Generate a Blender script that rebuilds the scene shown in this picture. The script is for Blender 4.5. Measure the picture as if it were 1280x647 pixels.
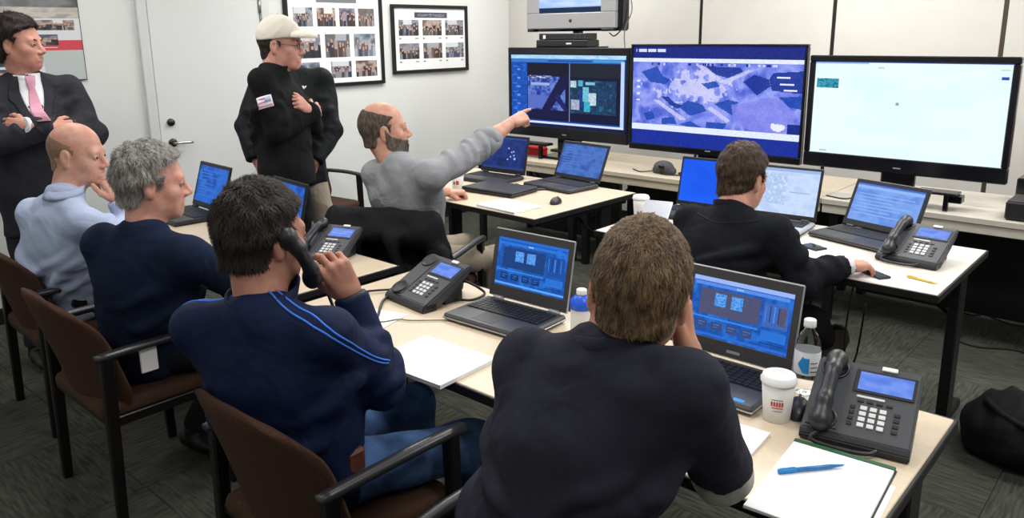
import bpy, bmesh, math, random
import numpy as np
from mathutils import Vector, Matrix
from mathutils.bvhtree import BVHTree

random.seed(7)
rng = np.random.default_rng(7)
PI = math.pi
for o in list(bpy.data.objects):
    bpy.data.objects.remove(o)
scene = bpy.context.scene
COL = scene.collection

# ------------------------------------------------------------------ camera
# room axes: X runs to the right along the desk rows, Y towards the screen wall, Z up
F_PX, PY_PX, PITCH, ROLL, YAW, CAM_H = 978.3, 268.2, 0.226798, -0.01099, 0.7321, 1.68
cam = bpy.data.cameras.new('camera')
cam.sensor_width = 36.0
cam.lens = F_PX / 1280 * 36.0
cam.shift_y = -(323.5 - PY_PX) / 1280
cam.clip_start = 0.05
cam_o = bpy.data.objects.new('camera', cam)
COL.objects.link(cam_o)
fw = Vector((-math.sin(YAW) * math.cos(PITCH), math.cos(YAW) * math.cos(PITCH), -math.sin(PITCH)))
rt = Vector((math.cos(YAW), math.sin(YAW), 0))
up = rt.cross(fw)
r2 = rt * math.cos(ROLL) + up * math.sin(ROLL)
u2 = -rt * math.sin(ROLL) + up * math.cos(ROLL)
M = Matrix(((r2.x, u2.x, -fw.x, 0), (r2.y, u2.y, -fw.y, 0), (r2.z, u2.z, -fw.z, CAM_H), (0, 0, 0, 1)))
cam_o.matrix_world = M
scene.camera = cam_o

# ------------------------------------------------------------------ exposure, world
scene.view_settings.view_transform = 'Standard'
scene.view_settings.look = 'None'
scene.view_settings.exposure = 0.0
scene.view_settings.gamma = 1.0
scene.view_settings.use_curve_mapping = False
scene.cycles.use_denoising = True
scene.cycles.max_bounces = 8
scene.cycles.sample_clamp_indirect = 6.0
world = bpy.data.worlds.new('world')
scene.world = world
world.use_nodes = True
world.node_tree.nodes['Background'].inputs[0].default_value = (0.9, 0.95, 1.0, 1)
world.node_tree.nodes['Background'].inputs[1].default_value = 0.25
LAMP_W = (14.0, 25.0, 36.0, 32.0)          # watts of the ceiling troffers, row by row towards the screens

# ------------------------------------------------------------------ colour and materials
def lin(c):
    c = c / 255.0
    return c / 12.92 if c <= 0.04045 else ((c + 0.055) / 1.055) ** 2.4
def C(r, g, b):
    return (lin(r), lin(g), lin(b), 1.0)

def mat(name, col, rough=0.6, spec=0.4, metal=0.0, var=0.0, scale=20.0, bump=0.0, bscale=None, stretch=(1, 1, 1),
        col2=None, coords='Object', fold=0.0, sss=0.0, trans=0.0, sheen=0.0, coat=0.0, alpha=1.0, detail=4.0):
    m = bpy.data.materials.new(name)
    m.use_nodes = True
    nt = m.node_tree
    b = nt.nodes['Principled BSDF']
    b.inputs['Base Color'].default_value = col
    b.inputs['Roughness'].default_value = rough
    b.inputs['Specular IOR Level'].default_value = spec
    b.inputs['Metallic'].default_value = metal
    b.inputs['Transmission Weight'].default_value = trans
    b.inputs['Sheen Weight'].default_value = sheen
    b.inputs['Coat Weight'].default_value = coat
    if sss:
        b.inputs['Subsurface Weight'].default_value = sss
        b.inputs['Subsurface Radius'].default_value = (0.02, 0.008, 0.004)
        b.inputs['Subsurface Scale'].default_value = 0.5
    if var or bump or col2:
        tc = nt.nodes.new('ShaderNodeTexCoord')
        mp = nt.nodes.new('ShaderNodeMapping')
        mp.inputs['Scale'].default_value = stretch
        nt.links.new(tc.outputs[coords], mp.inputs[0])
        n = nt.nodes.new('ShaderNodeTexNoise')
        n.inputs['Scale'].default_value = scale
        n.inputs['Detail'].default_value = detail
        nt.links.new(mp.outputs[0], n.inputs['Vector'])
        if var or col2:
            r = nt.nodes.new('ShaderNodeValToRGB')
            c2 = col2 if col2 else tuple(min(1, x * (1 + var)) for x in col[:3]) + (1,)
            c1 = col if col2 else tuple(x * (1 - var) for x in col[:3]) + (1,)
            r.color_ramp.elements[0].position = 0.35
            r.color_ramp.elements[1].position = 0.65
            r.color_ramp.elements[0].color = c1
            r.color_ramp.elements[1].color = c2
            nt.links.new(n.outputs['Fac'], r.inputs[0])
            nt.links.new(r.outputs[0], b.inputs['Base Color'])
        if bump:
            n2 = n
            if bscale:
                n2 = nt.nodes.new('ShaderNodeTexNoise')
                n2.inputs['Scale'].default_value = bscale
                n2.inputs['Detail'].default_value = 3
                nt.links.new(mp.outputs[0], n2.inputs['Vector'])
            bp = nt.nodes.new('ShaderNodeBump')
            bp.inputs['Strength'].default_value = bump
            bp.inputs['Distance'].default_value = 0.01
            nt.links.new(n2.outputs['Fac'], bp.inputs['Height'])
            if fold:
                n3 = nt.nodes.new('ShaderNodeTexNoise')
                n3.inputs['Scale'].default_value = 7.0
                n3.inputs['Detail'].default_value = 2.5
                n3.inputs['Distortion'].default_value = 0.7
                nt.links.new(tc.outputs[coords], n3.inputs['Vector'])
                b3 = nt.nodes.new('ShaderNodeBump')
                b3.inputs['Strength'].default_value = fold
                b3.inputs['Distance'].default_value = 0.05
                nt.links.new(n3.outputs['Fac'], b3.inputs['Height'])
                nt.links.new(b3.outputs[0], bp.inputs['Normal'])
            nt.links.new(bp.outputs[0], b.inputs['Normal'])
    return m

def emit_attr(name, strength):
    m = bpy.data.materials.new(name)
    m.use_nodes = True
    nt = m.node_tree
    b = nt.nodes['Principled BSDF']
    a = nt.nodes.new('ShaderNodeAttribute')
    a.attribute_name = 'Col'
    b.inputs['Base Color'].default_value = (0.01, 0.01, 0.012, 1)
    b.inputs['Roughness'].default_value = 0.45
    b.inputs['Specular IOR Level'].default_value = 0.08
    nt.links.new(a.outputs['Color'], b.inputs['Emission Color'])
    b.inputs['Emission Strength'].default_value = strength
    return m
def print_attr(name, rough=0.5):
    m = bpy.data.materials.new(name)
    m.use_nodes = True
    nt = m.node_tree
    b = nt.nodes['Principled BSDF']
    a = nt.nodes.new('ShaderNodeAttribute')
    a.attribute_name = 'Col'
    b.inputs['Roughness'].default_value = rough
    nt.links.new(a.outputs['Color'], b.inputs['Base Color'])
    return m

MT = {}
def setup_materials():
    A = MT
    A['wall'] = mat('painted_wall', C(214, 216, 214), 0.85, 0.2, bump=0.04, scale=180)
    A['wall_panel'] = mat('wall_panel_vinyl', C(205, 202, 196), 0.7, 0.25, var=0.02, scale=3, bump=0.03, bscale=250)
    A['joint'] = mat('dark_joint_strip', C(25, 24, 22), 0.5)
    A['joint_brown'] = mat('bronze_joint_strip', C(70, 58, 44), 0.5)
    A['door'] = mat('door_paint', C(212, 214, 213), 0.5, 0.35)
    A['trim'] = mat('trim_paint', C(204, 207, 206), 0.5, 0.35)
    A['ceiling'] = mat('ceiling_tile', C(225, 225, 222), 0.95, 0.1, bump=0.1, scale=120)
    A['carpet'] = mat('carpet_tile', C(56, 58, 52), 0.95, 0.1, scale=9, stretch=(1, 9, 1), col2=C(84, 85, 77), bump=0.35, bscale=300, detail=6)
    A['table'] = mat('beige_laminate', C(208, 191, 166), 0.34, 0.5, var=0.03, scale=60, stretch=(1, 1, 1))
    A['table_pale'] = mat('pale_laminate', C(214, 206, 196), 0.3, 0.55, var=0.02, scale=60)
    A['counter'] = mat('counter_laminate', C(196, 184, 163), 0.45, 0.4, var=0.03, scale=25)
    A['counter_grey'] = mat('counter_grey_laminate', C(190, 184, 172), 0.45, 0.4, var=0.03, scale=25)
    A['black_edge'] = mat('black_edge_band', C(22, 21, 22), 0.5)
    A['black_metal'] = mat('black_powder_coat', C(17, 17, 19), 0.45, 0.4, bump=0.02, scale=200)
    A['chair_fabric'] = mat('brown_upholstery', C(70, 49, 40), 0.9, 0.15, var=0.18, scale=220, bump=0.25)
    A['chair_black'] = mat('black_chair_frame', C(16, 15, 16), 0.35, 0.45)
    A['arm_pad'] = mat('dark_arm_rail', C(44, 44, 48), 0.32, 0.5)
    A['laptop_grey'] = mat('laptop_dark_grey', C(72, 72, 76), 0.38, 0.5, metal=0.3)
    A['laptop_black'] = mat('laptop_black', C(34, 35, 39), 0.4, 0.5)
    A['laptop_rim'] = mat('laptop_silver_rim', C(178, 178, 180), 0.3, 0.5, metal=0.6)
    A['laptop_silver'] = mat('laptop_silver', C(186, 188, 198), 0.35, 0.5, metal=0.5)
    A['bezel'] = mat('screen_bezel', C(60, 58, 60), 0.45, 0.4)
    A['bezel_dark'] = mat('screen_bezel_dark', C(22, 24, 32), 0.4, 0.4)
    A['keys'] = mat('key_caps', C(28, 28, 31), 0.5, 0.4)
    A['tv_black'] = mat('tv_gloss_black', C(14, 15, 22), 0.2, 0.5)
    A['silver'] = mat('silver_plastic', C(176, 176, 178), 0.4, 0.5, metal=0.25)
    A['phone'] = mat('phone_charcoal', C(66, 68, 73), 0.45, 0.45)
    A['phone_dark'] = mat('phone_black', C(30, 31, 36), 0.4, 0.5)
    A['white_key'] = mat('white_key', C(212, 214, 214), 0.5)
    A['white'] = mat('white_plastic', C(232, 232, 232), 0.45)
    A['paper'] = mat('paper', C(238, 238, 240), 0.7, 0.2, var=0.01, scale=4)
    A['paper_cup'] = mat('paper_cup', C(224, 222, 218), 0.65, 0.2)
    A['green'] = mat('green_binding', C(30, 84, 50), 0.6)
    A['blue_pen'] = mat('blue_pen', C(40, 122, 190), 0.25, 0.5)
    A['blue_cap'] = mat('blue_cap', C(30, 92, 220), 0.35, 0.5)
    A['blue_label'] = mat('blue_label', C(30, 140, 214), 0.5)
    A['red_print'] = mat('red_print', C(196, 62, 52), 0.6)
    A['green_print'] = mat('green_print', C(70, 130, 90), 0.6)
    A['red'] = mat('red_plastic', C(206, 24, 20), 0.5)
    A['pet'] = mat('clear_plastic_bottle', (0.96, 0.98, 1, 1), 0.03, 0.5, trans=1.0)
    A['pet'].node_tree.nodes['Principled BSDF'].inputs['IOR'].default_value = 1.12
    A['label'] = mat('bottle_label', C(226, 230, 234), 0.5)
    A['cable'] = mat('black_cable', C(20, 20, 20), 0.5)
    A['grey_cable'] = mat('grey_cable', C(120, 118, 112), 0.5)
    A['yellow'] = mat('yellow_pencil', C(214, 178, 78), 0.5)
    A['frame_black'] = mat('black_picture_frame', C(16, 16, 17), 0.4)
    A['glass_dark'] = mat('dark_glass', C(12, 13, 17), 0.15, 0.5)
    A['bag_black'] = mat('black_nylon', C(13, 13, 15), 0.8, 0.2, bump=0.3, scale=60, var=0.3)
    A['bag_grey'] = mat('grey_nylon', C(84, 84, 86), 0.8, 0.2, bump=0.3, scale=60, var=0.12)
    A['leather'] = mat('brown_leather', C(96, 52, 40), 0.5, 0.4, var=0.2, scale=30)
    A['paleblue'] = mat('pale_blue_fabric', C(160, 182, 206), 0.8)
    A['metal'] = mat('brushed_steel', C(170, 168, 160), 0.3, 0.5, metal=0.9)
    A['brass'] = mat('dark_bronze', C(60, 58, 54), 0.35, 0.5, metal=0.7)
    # people
    def cloth(n, c, var=0.1, fine=260, bump=0.25, rough=0.9, sheen=0.0, big=9.0):
        return mat(n, c, rough, 0.15, var=var, scale=big, bump=bump, bscale=fine, sheen=sheen, fold=0.45)
    A['suit'] = cloth('charcoal_suit', C(46, 47, 53), 0.08)
    A['white_shirt'] = cloth('white_shirt', C(228, 230, 234), 0.02)
    A['pink_tie'] = cloth('pink_tie', C(206, 150, 170), 0.06)
    A['black_fleece'] = cloth('black_fleece', C(21, 21, 24), 0.15, 400)
    A['black_jacket'] = cloth('black_shell_jacket', C(25, 29, 31), 0.15, 90, rough=0.65)
    A['draped_black'] = cloth('draped_black_cloth', C(17, 18, 20), 0.15, 120, rough=0.75)
    A['khaki'] = cloth('khaki_trousers', C(150, 140, 124), 0.08)
    A['dark_trousers'] = cloth('dark_trousers', C(26, 27, 33), 0.12)
    A['blue_shirt'] = cloth('pale_blue_dress_shirt', C(176, 188, 216), 0.03, 500, 0.1)
    A['navy_sweater'] = cloth('navy_sweater', C(24, 34, 57), 0.12, 320, 0.4)
    A['navy_top'] = cloth('navy_sports_top', C(20, 31, 63), 0.15, 400, 0.12, rough=0.7)
    A['piping'] = mat('bright_blue_piping', C(58, 120, 226), 0.6)
    A['front_top'] = cloth('dark_slate_polo', C(44, 45, 56), 0.08, 420, 0.2)
    A['light_sleeve'] = cloth('light_grey_undersleeve', C(172, 170, 162), 0.05)
    A['grey_sweat'] = cloth('grey_sweatshirt', C(146, 148, 153), 0.05, 300, 0.2)
    A['black_wool'] = cloth('black_zip_jacket', C(22, 24, 30), 0.12, 300, 0.2)
    A['jeans'] = cloth('blue_jeans', C(66, 92, 134), 0.35, 350, 0.3, big=14)
    A['shoe'] = mat('black_shoe_leather', C(16, 15, 15), 0.45, 0.4)
    A['sole'] = mat('dark_brown_sole', C(72, 60, 50), 0.8)
    A['belt'] = mat('black_belt', C(15, 14, 14), 0.4)
    A['cap'] = cloth('stone_cap', C(214, 208, 196), 0.04, 400, 0.15)
    for k, c, c2 in (('skin_suit', (202, 150, 132), (188, 132, 114)), ('skin_cap', (202, 152, 132), (190, 132, 118)),
                     ('skin_bald', (210, 164, 144), (198, 142, 124)), ('skin_grey', (206, 158, 140), (194, 134, 120)),
                     ('skin_phone', (188, 138, 116), (172, 118, 100)), ('skin_front', (196, 144, 118), (182, 126, 104)),
                     ('skin_point', (204, 156, 134), (190, 134, 116)), ('skin_jack', (202, 152, 128), (188, 130, 112)),
                     ('skin_behind', (196, 148, 126), (182, 126, 108))):
        A[k] = mat(k, C(*c), 0.5, 0.35, scale=26, col2=C(*c2), bump=0.06, bscale=300, sss=0.12)
    for k, c, c2 in (('hair_suit', (26, 20, 18), (52, 42, 36)), ('hair_cap', (30, 24, 20), (56, 46, 38)),
                     ('hair_bald', (150, 118, 98), (132, 104, 86)), ('hair_grey', (112, 108, 104), (176, 172, 166)),
                     ('hair_phone', (24, 19, 18), (54, 42, 36)), ('hair_front', (70, 54, 38), (128, 104, 74)),
                     ('hair_point', (58, 50, 45), (100, 88, 79)), ('hair_jack', (46, 34, 28), (86, 66, 52)),
                     ('hair_behind', (36, 28, 24), (60, 48, 40))):
        A[k] = mat(k, C(*c), 0.6, 0.3, scale=90, col2=C(*c2), stretch=(1, 1, 0.35))
    A['eye'] = mat('eyeball', C(168, 158, 152), 0.5, 0.2)
    A['iris'] = mat('dark_iris', C(34, 26, 22), 0.2)
    A['screen'] = emit_attr('lit_screen', 1.1)
    A['screen_tv'] = emit_attr('lit_tv_screen', 1.06)
    A['print'] = print_attr('printed_sheet')
setup_materials()

# ------------------------------------------------------------------ object helpers
def link(o, parent=None):
    COL.objects.link(o)
    if parent is not None:
        o.parent = parent
    return o
def tag(o, label=None, cat=None, group=None, kind=None):
    if label: o['label'] = label
    if cat: o['category'] = cat
    if group: o['group'] = group
    if kind: o['kind'] = kind
    return o
def thing(name, label, cat, loc=(0, 0, 0), rz=0.0, group=None):
    o = bpy.data.objects.new(name, None)
    o.empty_display_size = 0.1
    o.location = loc
    o.rotation_euler = (0, 0, rz)
    COL.objects.link(o)
    return tag(o, label, cat, group)
def meshobj(name, verts, faces, m, parent=None, smooth=False, origin=None):
    me = bpy.data.meshes.new(name)
    v = np.asarray(verts, dtype=np.float64)
    if origin is not None:
        v = v - np.asarray(origin)
    me.from_pydata(v.tolist(), [], [list(f) for f in faces])
    if isinstance(m, (list, tuple)):
        for x in m: me.materials.append(x)
    elif m: me.materials.append(m)
    if smooth:
        me.polygons.foreach_set('use_smooth', [True] * len(me.polygons))
    me.update()
    o = bpy.data.objects.new(name, me)
    return link(o, parent)
def bmobj(name, bm, m, parent=None, smooth=False):
    me = bpy.data.meshes.new(name)
    bmesh.ops.recalc_face_normals(bm, faces=bm.faces)
    bm.to_mesh(me)
    bm.free()
    if m: me.materials.append(m)
    if smooth:
        me.polygons.foreach_set('use_smooth', [True] * len(me.polygons))
    o = bpy.data.objects.new(name, me)
    return link(o, parent)
def add_box(bm, lo, hi, bevel=0.0, mtx=None, seg=1):
    lo = Vector(lo); hi = Vector(hi)
    r = bmesh.ops.create_cube(bm, size=1.0)
    vs = r['verts']
    c = (lo + hi) / 2; s = hi - lo
    for v in vs:
        v.co = Vector((v.co.x * s.x, v.co.y * s.y, v.co.z * s.z)) + c
    if bevel > 0:
        es = list({e for v in vs for e in v.link_edges})
        g = bmesh.ops.bevel(bm, geom=es, offset=bevel, segments=seg, affect='EDGES', profile=0.5)
        vs = list({v for f in g['faces'] for v in f.verts} | {v for v in vs if v.is_valid})
    if mtx is not None:
        for v in vs:
            v.co = mtx @ v.co
    return vs
def box(name, lo, hi, m, parent=None, bevel=0.0, mtx=None, seg=1):
    bm = bmesh.new()
    add_box(bm, lo, hi, bevel, mtx, seg)
    return bmobj(name, bm, m, parent)
def add_tube(bm, pts, r, n=8, cap=True):
    pts = [Vector(p) for p in pts]
    rs = r if isinstance(r, (list, tuple)) else [r] * len(pts)
    rings = []
    up_ = Vector((0, 0, 1))
    prev = None
    for i, p in enumerate(pts):
        a = pts[max(i - 1, 0)]; b = pts[min(i + 1, len(pts) - 1)]
        t = (b - a).normalized()
        if prev is None:
            s = t.cross(up_)
            if s.length < 1e-3: s = t.cross(Vector((1, 0, 0)))
        else:
            s = prev - t * prev.dot(t)
        s.normalize(); prev = s
        w = t.cross(s)
        rings.append([bm.verts.new(p + (s * math.cos(k * 2 * PI / n) + w * math.sin(k * 2 * PI / n)) * rs[i]) for k in range(n)])
    for a, b in zip(rings, rings[1:]):
        for k in range(n):
            bm.faces.new((a[k], a[(k + 1) % n], b[(k + 1) % n], b[k]))
    if cap:
        bm.faces.new(rings[0][::-1]); bm.faces.new(rings[-1])
def tube(name, pts, r, m, parent=None, n=8):
    bm = bmesh.new()
    add_tube(bm, pts, r, n)
    return bmobj(name, bm, m, parent, True)
def smooth_path(pts, n=8):
    P_ = [Vector(p) for p in pts]
    P_ = [P_[0] * 2 - P_[1]] + P_ + [P_[-1] * 2 - P_[-2]]
    out = []
    for i in range(1, len(P_) - 2):
        p0, p1, p2, p3 = P_[i - 1:i + 3]
        for k in range(n):
            t = k / n
            out.append(0.5 * ((2 * p1) + (p2 - p0) * t + (2 * p0 - 5 * p1 + 4 * p2 - p3) * t * t + (3 * p1 - p0 - 3 * p2 + p3) * t ** 3))
    out.append(P_[-2])
    return out
def add_lathe(bm, prof, n=28, c=(0, 0, 0), cap=True):
    rings = []
    for r, z in prof:
        rings.append([bm.verts.new((c[0] + r * math.cos(k * 2 * PI / n), c[1] + r * math.sin(k * 2 * PI / n), c[2] + z)) for k in range(n)])
    for a, b in zip(rings, rings[1:]):
        for k in range(n):
            bm.faces.new((a[k], a[(k + 1) % n], b[(k + 1) % n], b[k]))
    if cap:
        bm.faces.new(rings[0][::-1]); bm.faces.new(rings[-1])
def lathe(name, prof, m, parent=None, n=28, c=(0, 0, 0), cap=True, smooth=True):
    bm = bmesh.new()
    add_lathe(bm, prof, n, c, cap)
    return bmobj(name, bm, m, parent, smooth)
def add_prism(bm, poly, axis, lo, hi, mtx=None):
    """poly: 2D outline; extruded along axis (0=x: poly is (y,z); 2=z: poly is (x,y))"""
    def P3(a, b, h):
        return {0: (h, a, b), 1: (a, h, b), 2: (a, b, h)}[axis]
    A_ = [bm.verts.new(P3(a, b, lo)) for a, b in poly]
    B_ = [bm.verts.new(P3(a, b, hi)) for a, b in poly]
    bm.faces.new(A_); bm.faces.new(B_[::-1])
    n = len(poly)
    for i in range(n):
        bm.faces.new((A_[i], B_[i], B_[(i + 1) % n], A_[(i + 1) % n]))
    if mtx is not None:
        for v in A_ + B_: v.co = mtx @ v.co
def prism(name, poly, axis, lo, hi, m, parent=None, bevel=0.0, mtx=None):
    bm = bmesh.new()
    add_prism(bm, poly, axis, lo, hi)
    if bevel:
        bmesh.ops.bevel(bm, geom=list(bm.edges), offset=bevel, segments=2, affect='EDGES')
    if mtx is not None:
        for v in bm.verts: v.co = mtx @ v.co
    return bmobj(name, bm, m, parent)
def copy_tree(o, parent=None):
    c = o.copy()
    COL.objects.link(c)
    c.parent = parent
    for ch in list(o.children):
        copy_tree(ch, c)
    return c

# ------------------------------------------------------------------ flat print: grids of coloured cells
class Canvas:
    def __init__(s, w, h, bg):
        s.w, s.h = w, h
        s.a = np.zeros((h, w, 3)); s.a[:] = bg
    def rect(s, x0, y0, x1, y1, c):
        i0, i1 = int(round(y0 * s.h)), max(int(round(y1 * s.h)), int(round(y0 * s.h)) + 1)
        j0, j1 = int(round(x0 * s.w)), max(int(round(x1 * s.w)), int(round(x0 * s.w)) + 1)
        s.a[i0:i1, j0:j1] = c
    def noise(s, x0, y0, x1, y1, cols, sc, seed, warp=0.0):
        i0, i1 = int(round(y0 * s.h)), int(round(y1 * s.h)); j0, j1 = int(round(x0 * s.w)), int(round(x1 * s.w))
        f = vnoise2(i1 - i0, j1 - j0, sc, seed)
        cols = np.array(cols, float)
        t = np.clip((f - 0.25) / 0.5, 0, 0.9999) * (len(cols) - 1)
        k = t.astype(int); u = (t - k)[..., None]
        s.a[i0:i1, j0:j1] = cols[k] * (1 - u) + cols[np.minimum(k + 1, len(cols) - 1)] * u
    def poly(s, pts, c, blend=1.0):
        yy, xx = np.mgrid[0:s.h, 0:s.w]
        x = (xx + .5) / s.w; y = (yy + .5) / s.h
        ins = np.zeros(x.shape, bool)
        n = len(pts)
        for i in range(n):
            (xa, ya), (xb, yb) = pts[i], pts[(i + 1) % n]
            cond = (ya > y) != (yb > y)
            xi = (xb - xa) * (y - ya) / ((yb - ya) if yb != ya else 1e-9) + xa
            ins ^= cond & (x < xi)
        s.a[ins] = s.a[ins] * (1 - blend) + np.array(c, float) * blend
    def jitter(s, amp, seed):
        r = np.random.default_rng(seed)
        s.a = np.clip(s.a + r.normal(0, amp, (s.h, s.w, 1)), 0, 255)
def vnoise2(h, w, sc, seed):
    r = np.random.default_rng(seed)
    out = np.zeros((h, w)); tot = 0
    for o in range(3):
        g = max(2, int(sc * 2 ** o))
        gh = max(2, int(g * h / max(w, 1))) + 2
        G = r.random((gh, g + 2))
        y = np.linspace(0, gh - 1.001, h); x = np.linspace(0, g, w)
        yi = y.astype(int); xi = x.astype(int)
        fy = (y - yi)[:, None]; fx = (x - xi)[None]
        fy = fy * fy * (3 - 2 * fy); fx = fx * fx * (3 - 2 * fx)
        v = (G[yi][:, xi] * (1 - fx) + G[yi][:, xi + 1] * fx) * (1 - fy) + (G[yi + 1][:, xi] * (1 - fx) + G[yi + 1][:, xi + 1] * fx) * fy
        out += v / 2 ** o; tot += 1 / 2 ** o
    return out / tot
def lin_arr(a):
    a = np.clip(a / 255.0, 0, 1)
    return np.where(a <= 0.04045, a / 12.92, ((a + 0.055) / 1.055) ** 2.4)
def canvas_mesh(name, cv, origin, ux, uy, m, parent=None, gain=1.0):
    """grid of coloured cells; origin = top-left corner, ux = right vector, uy = down vector"""
    w, h = cv.w, cv.h
    o = np.array(origin, float); ux = np.array(ux, float); uy = np.array(uy, float)
    jj, ii = np.meshgrid(np.arange(w + 1) / w, np.arange(h + 1) / h)
    V_ = o + jj[..., None] * ux + ii[..., None] * uy
    V_ = V_.reshape(-1, 3)
    i, j = np.mgrid[0:h, 0:w]
    a = (i * (w + 1) + j).ravel()
    Fc = np.stack([a, a + w + 1, a + w + 2, a + 1], 1)
    me = bpy.data.meshes.new(name)
    me.from_pydata(V_.tolist(), [], Fc.tolist())
    at = me.color_attributes.new('Col', 'FLOAT_COLOR', 'CORNER')
    c = lin_arr(cv.a.reshape(-1, 3)) * gain
    c4 = np.concatenate([c, np.ones((len(c), 1))], 1)
    at.data.foreach_set('color', np.repeat(c4, 4, axis=0).ravel().astype(np.float32))
    me.materials.append(m)
    me.update()
    ob = bpy.data.objects.new(name, me)
    return link(ob, parent)

# ------------------------------------------------------------------ implicit surfaces (for people and soft things)
def smin(a, b, k):
    h = np.clip(0.5 + 0.5 * (b - a) / k, 0, 1)
    return b + (a - b) * h - k * h * (1 - h)
def smax(a, b, k):
    return -smin(-a, -b, k)
class Field:
    """a grid of distances; primitives are blended in, then meshed with surface nets"""
    def __init__(s, lo, hi, h):
        s.h = h
        s.lo = np.array(lo, float)
        n = np.ceil((np.array(hi, float) - s.lo) / h).astype(int) + 2
        s.d = np.full(tuple(n), 0.2, np.float32)
        s.ax = [(s.lo[i] + np.arange(n[i]) * h).astype(np.float32) for i in range(3)]
    def sub(s, lo, hi):
        sl = []
        for i in range(3):
            a = int(max(0, math.floor((lo[i] - s.lo[i]) / s.h)))
            b = int(min(s.d.shape[i], math.ceil((hi[i] - s.lo[i]) / s.h) + 1))
            if b <= a: return None, None
            sl.append(slice(a, b))
        P_ = np.stack(np.meshgrid(s.ax[0][sl[0]], s.ax[1][sl[1]], s.ax[2][sl[2]], indexing='ij'), -1)
        return tuple(sl), P_
    def put(s, fn, lo, hi, k, op='u'):
        sl, P_ = s.sub(lo, hi)
        if sl is None: return
        v = fn(P_)
        if op == 'u': s.d[sl] = smin(s.d[sl], v, k)
        elif op == 's': s.d[sl] = smax(s.d[sl], -v, k)
        elif op == 'i': s.d[sl] = smax(s.d[sl], v, k)
    def seg(s, a, b, ra, rb=None, k=0.02, side=None, flat=1.0, cut=False, cuta=False, op='u', off=0.0):
        a = np.array(a, np.float32); b = np.array(b, np.float32)
        rb = ra if rb is None else rb
        ra += off; rb += off
        m = max(ra, rb) * max(1, flat) + k + 2 * s.h
        s.put(lambda P_: sd_seg(P_, a, b, ra, rb, side, flat, cut, cuta), np.minimum(a, b) - m, np.maximum(a, b) + m, k, op)
    def ell(s, c, r, k=0.02, op='u', R=None):
        c = np.array(c, np.float32); r = np.array(r, np.float32)
        m = r.max() + k + 2 * s.h
        s.put(lambda P_: sd_ell(P_, c, r, R), c - m, c + m, k, op)
    def boxp(s, c, half, rad, k=0.01, op='u', R=None):
        c = np.array(c, np.float32); half = np.array(half, np.float32)
        m = float(np.linalg.norm(half)) + k + 2 * s.h
        def fn(P_):
            q = P_ - c
            if R is not None: q = q @ np.asarray(R, np.float32)
            q = np.abs(q) - (half - rad)
            return np.linalg.norm(np.maximum(q, 0), axis=-1) + np.minimum(q.max(-1), 0) - rad
        s.put(fn, c - m, c + m, k, op)
    def plane(s, p, nrm, k=0.004):
        """keep the side the normal points away from"""
        p = np.array(p, np.float32); nrm = np.array(nrm, np.float32)
        X = (s.ax[0] - p[0])[:, None, None] * nrm[0] + (s.ax[1] - p[1])[None, :, None] * nrm[1] + (s.ax[2] - p[2])[None, None, :] * nrm[2]
        s.d = smax(s.d, X.astype(np.float32), k)
    def ripple(s, amp, freq, seed, mask=None):
        r = np.random.default_rng(seed)
        near = np.abs(s.d) < 3 * s.h + amp
        I = np.argwhere(near)
        P_ = s.lo + I * s.h
        v = np.zeros(len(P_))
        for q in range(4):
            d1 = r.normal(size=3); d1 /= np.linalg.norm(d1)
            d2 = r.normal(size=3); d2 /= np.linalg.norm(d2)
            fr = freq * (0.7 + 0.8 * r.random())
            v += np.sin(P_ @ d1 * fr + 2.2 * np.sin(P_ @ d2 * fr * 0.37 + r.random() * 6) + r.random() * 6)
        v = amp * (np.abs(v / 2.2) ** 0.8 * np.sign(v))
        if mask is not None: v = v * mask(P_)
        s.d[near] += v.astype(np.float32)
    def mesh(s, smooth=1):
        d = s.d; sg = d < 0
        n = np.array(d.shape)
        cnt = np.zeros(tuple(n - 1), np.int8)
        for dx in (0, 1):
            for dy in (0, 1):
                for dz in (0, 1):
                    cnt += sg[dx:n[0] - 1 + dx, dy:n[1] - 1 + dy, dz:n[2] - 1 + dz]
        act = (cnt > 0) & (cnt < 8)
        cells = np.argwhere(act)
        idx = np.full(act.shape, -1, np.int64)
        idx[act] = np.arange(len(cells))
        cor = np.array([(a, b, c) for a in (0, 1) for b in (0, 1) for c in (0, 1)])
        acc = np.zeros((len(cells), 3)); m_ = np.zeros(len(cells))
        val = [d[tuple((cells + c).T)] for c in cor]
        for i in range(8):
            for j in range(i + 1, 8):
                if np.abs(cor[i] - cor[j]).sum() != 1: continue
                x = (val[i] < 0) != (val[j] < 0)
                t = np.where(x, val[i] / np.where(x, val[i] - val[j], 1), 0)
                acc += np.where(x[:, None], cor[i] + (cor[j] - cor[i]) * t[:, None], 0)
                m_ += x
        V_ = (cells + acc / m_[:, None]) * s.h + s.lo
        Q = []
        for ax in range(3):
            o1, o2 = (ax + 1) % 3, (ax + 2) % 3
            lo_ = [slice(None)] * 3; hi_ = [slice(None)] * 3
            lo_[ax] = slice(0, -1); hi_[ax] = slice(1, None)
            ch = sg[tuple(lo_)] != sg[tuple(hi_)]
            E_ = np.argwhere(ch)
            E_ = E_[(E_[:, o1] > 0) & (E_[:, o2] > 0) & (E_[:, o1] < n[o1] - 1) & (E_[:, o2] < n[o2] - 1)]
            s0 = sg[tuple(E_.T)]
            def cc(a, b):
                q = E_.copy(); q[:, o1] -= a; q[:, o2] -= b
                return idx[tuple(q.T)]
            quad = np.stack([cc(1, 1), cc(0, 1), cc(0, 0), cc(1, 0)], 1)
            quad[~s0] = quad[~s0][:, ::-1]
            Q.append(quad)
        Q = np.concatenate(Q)
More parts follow.
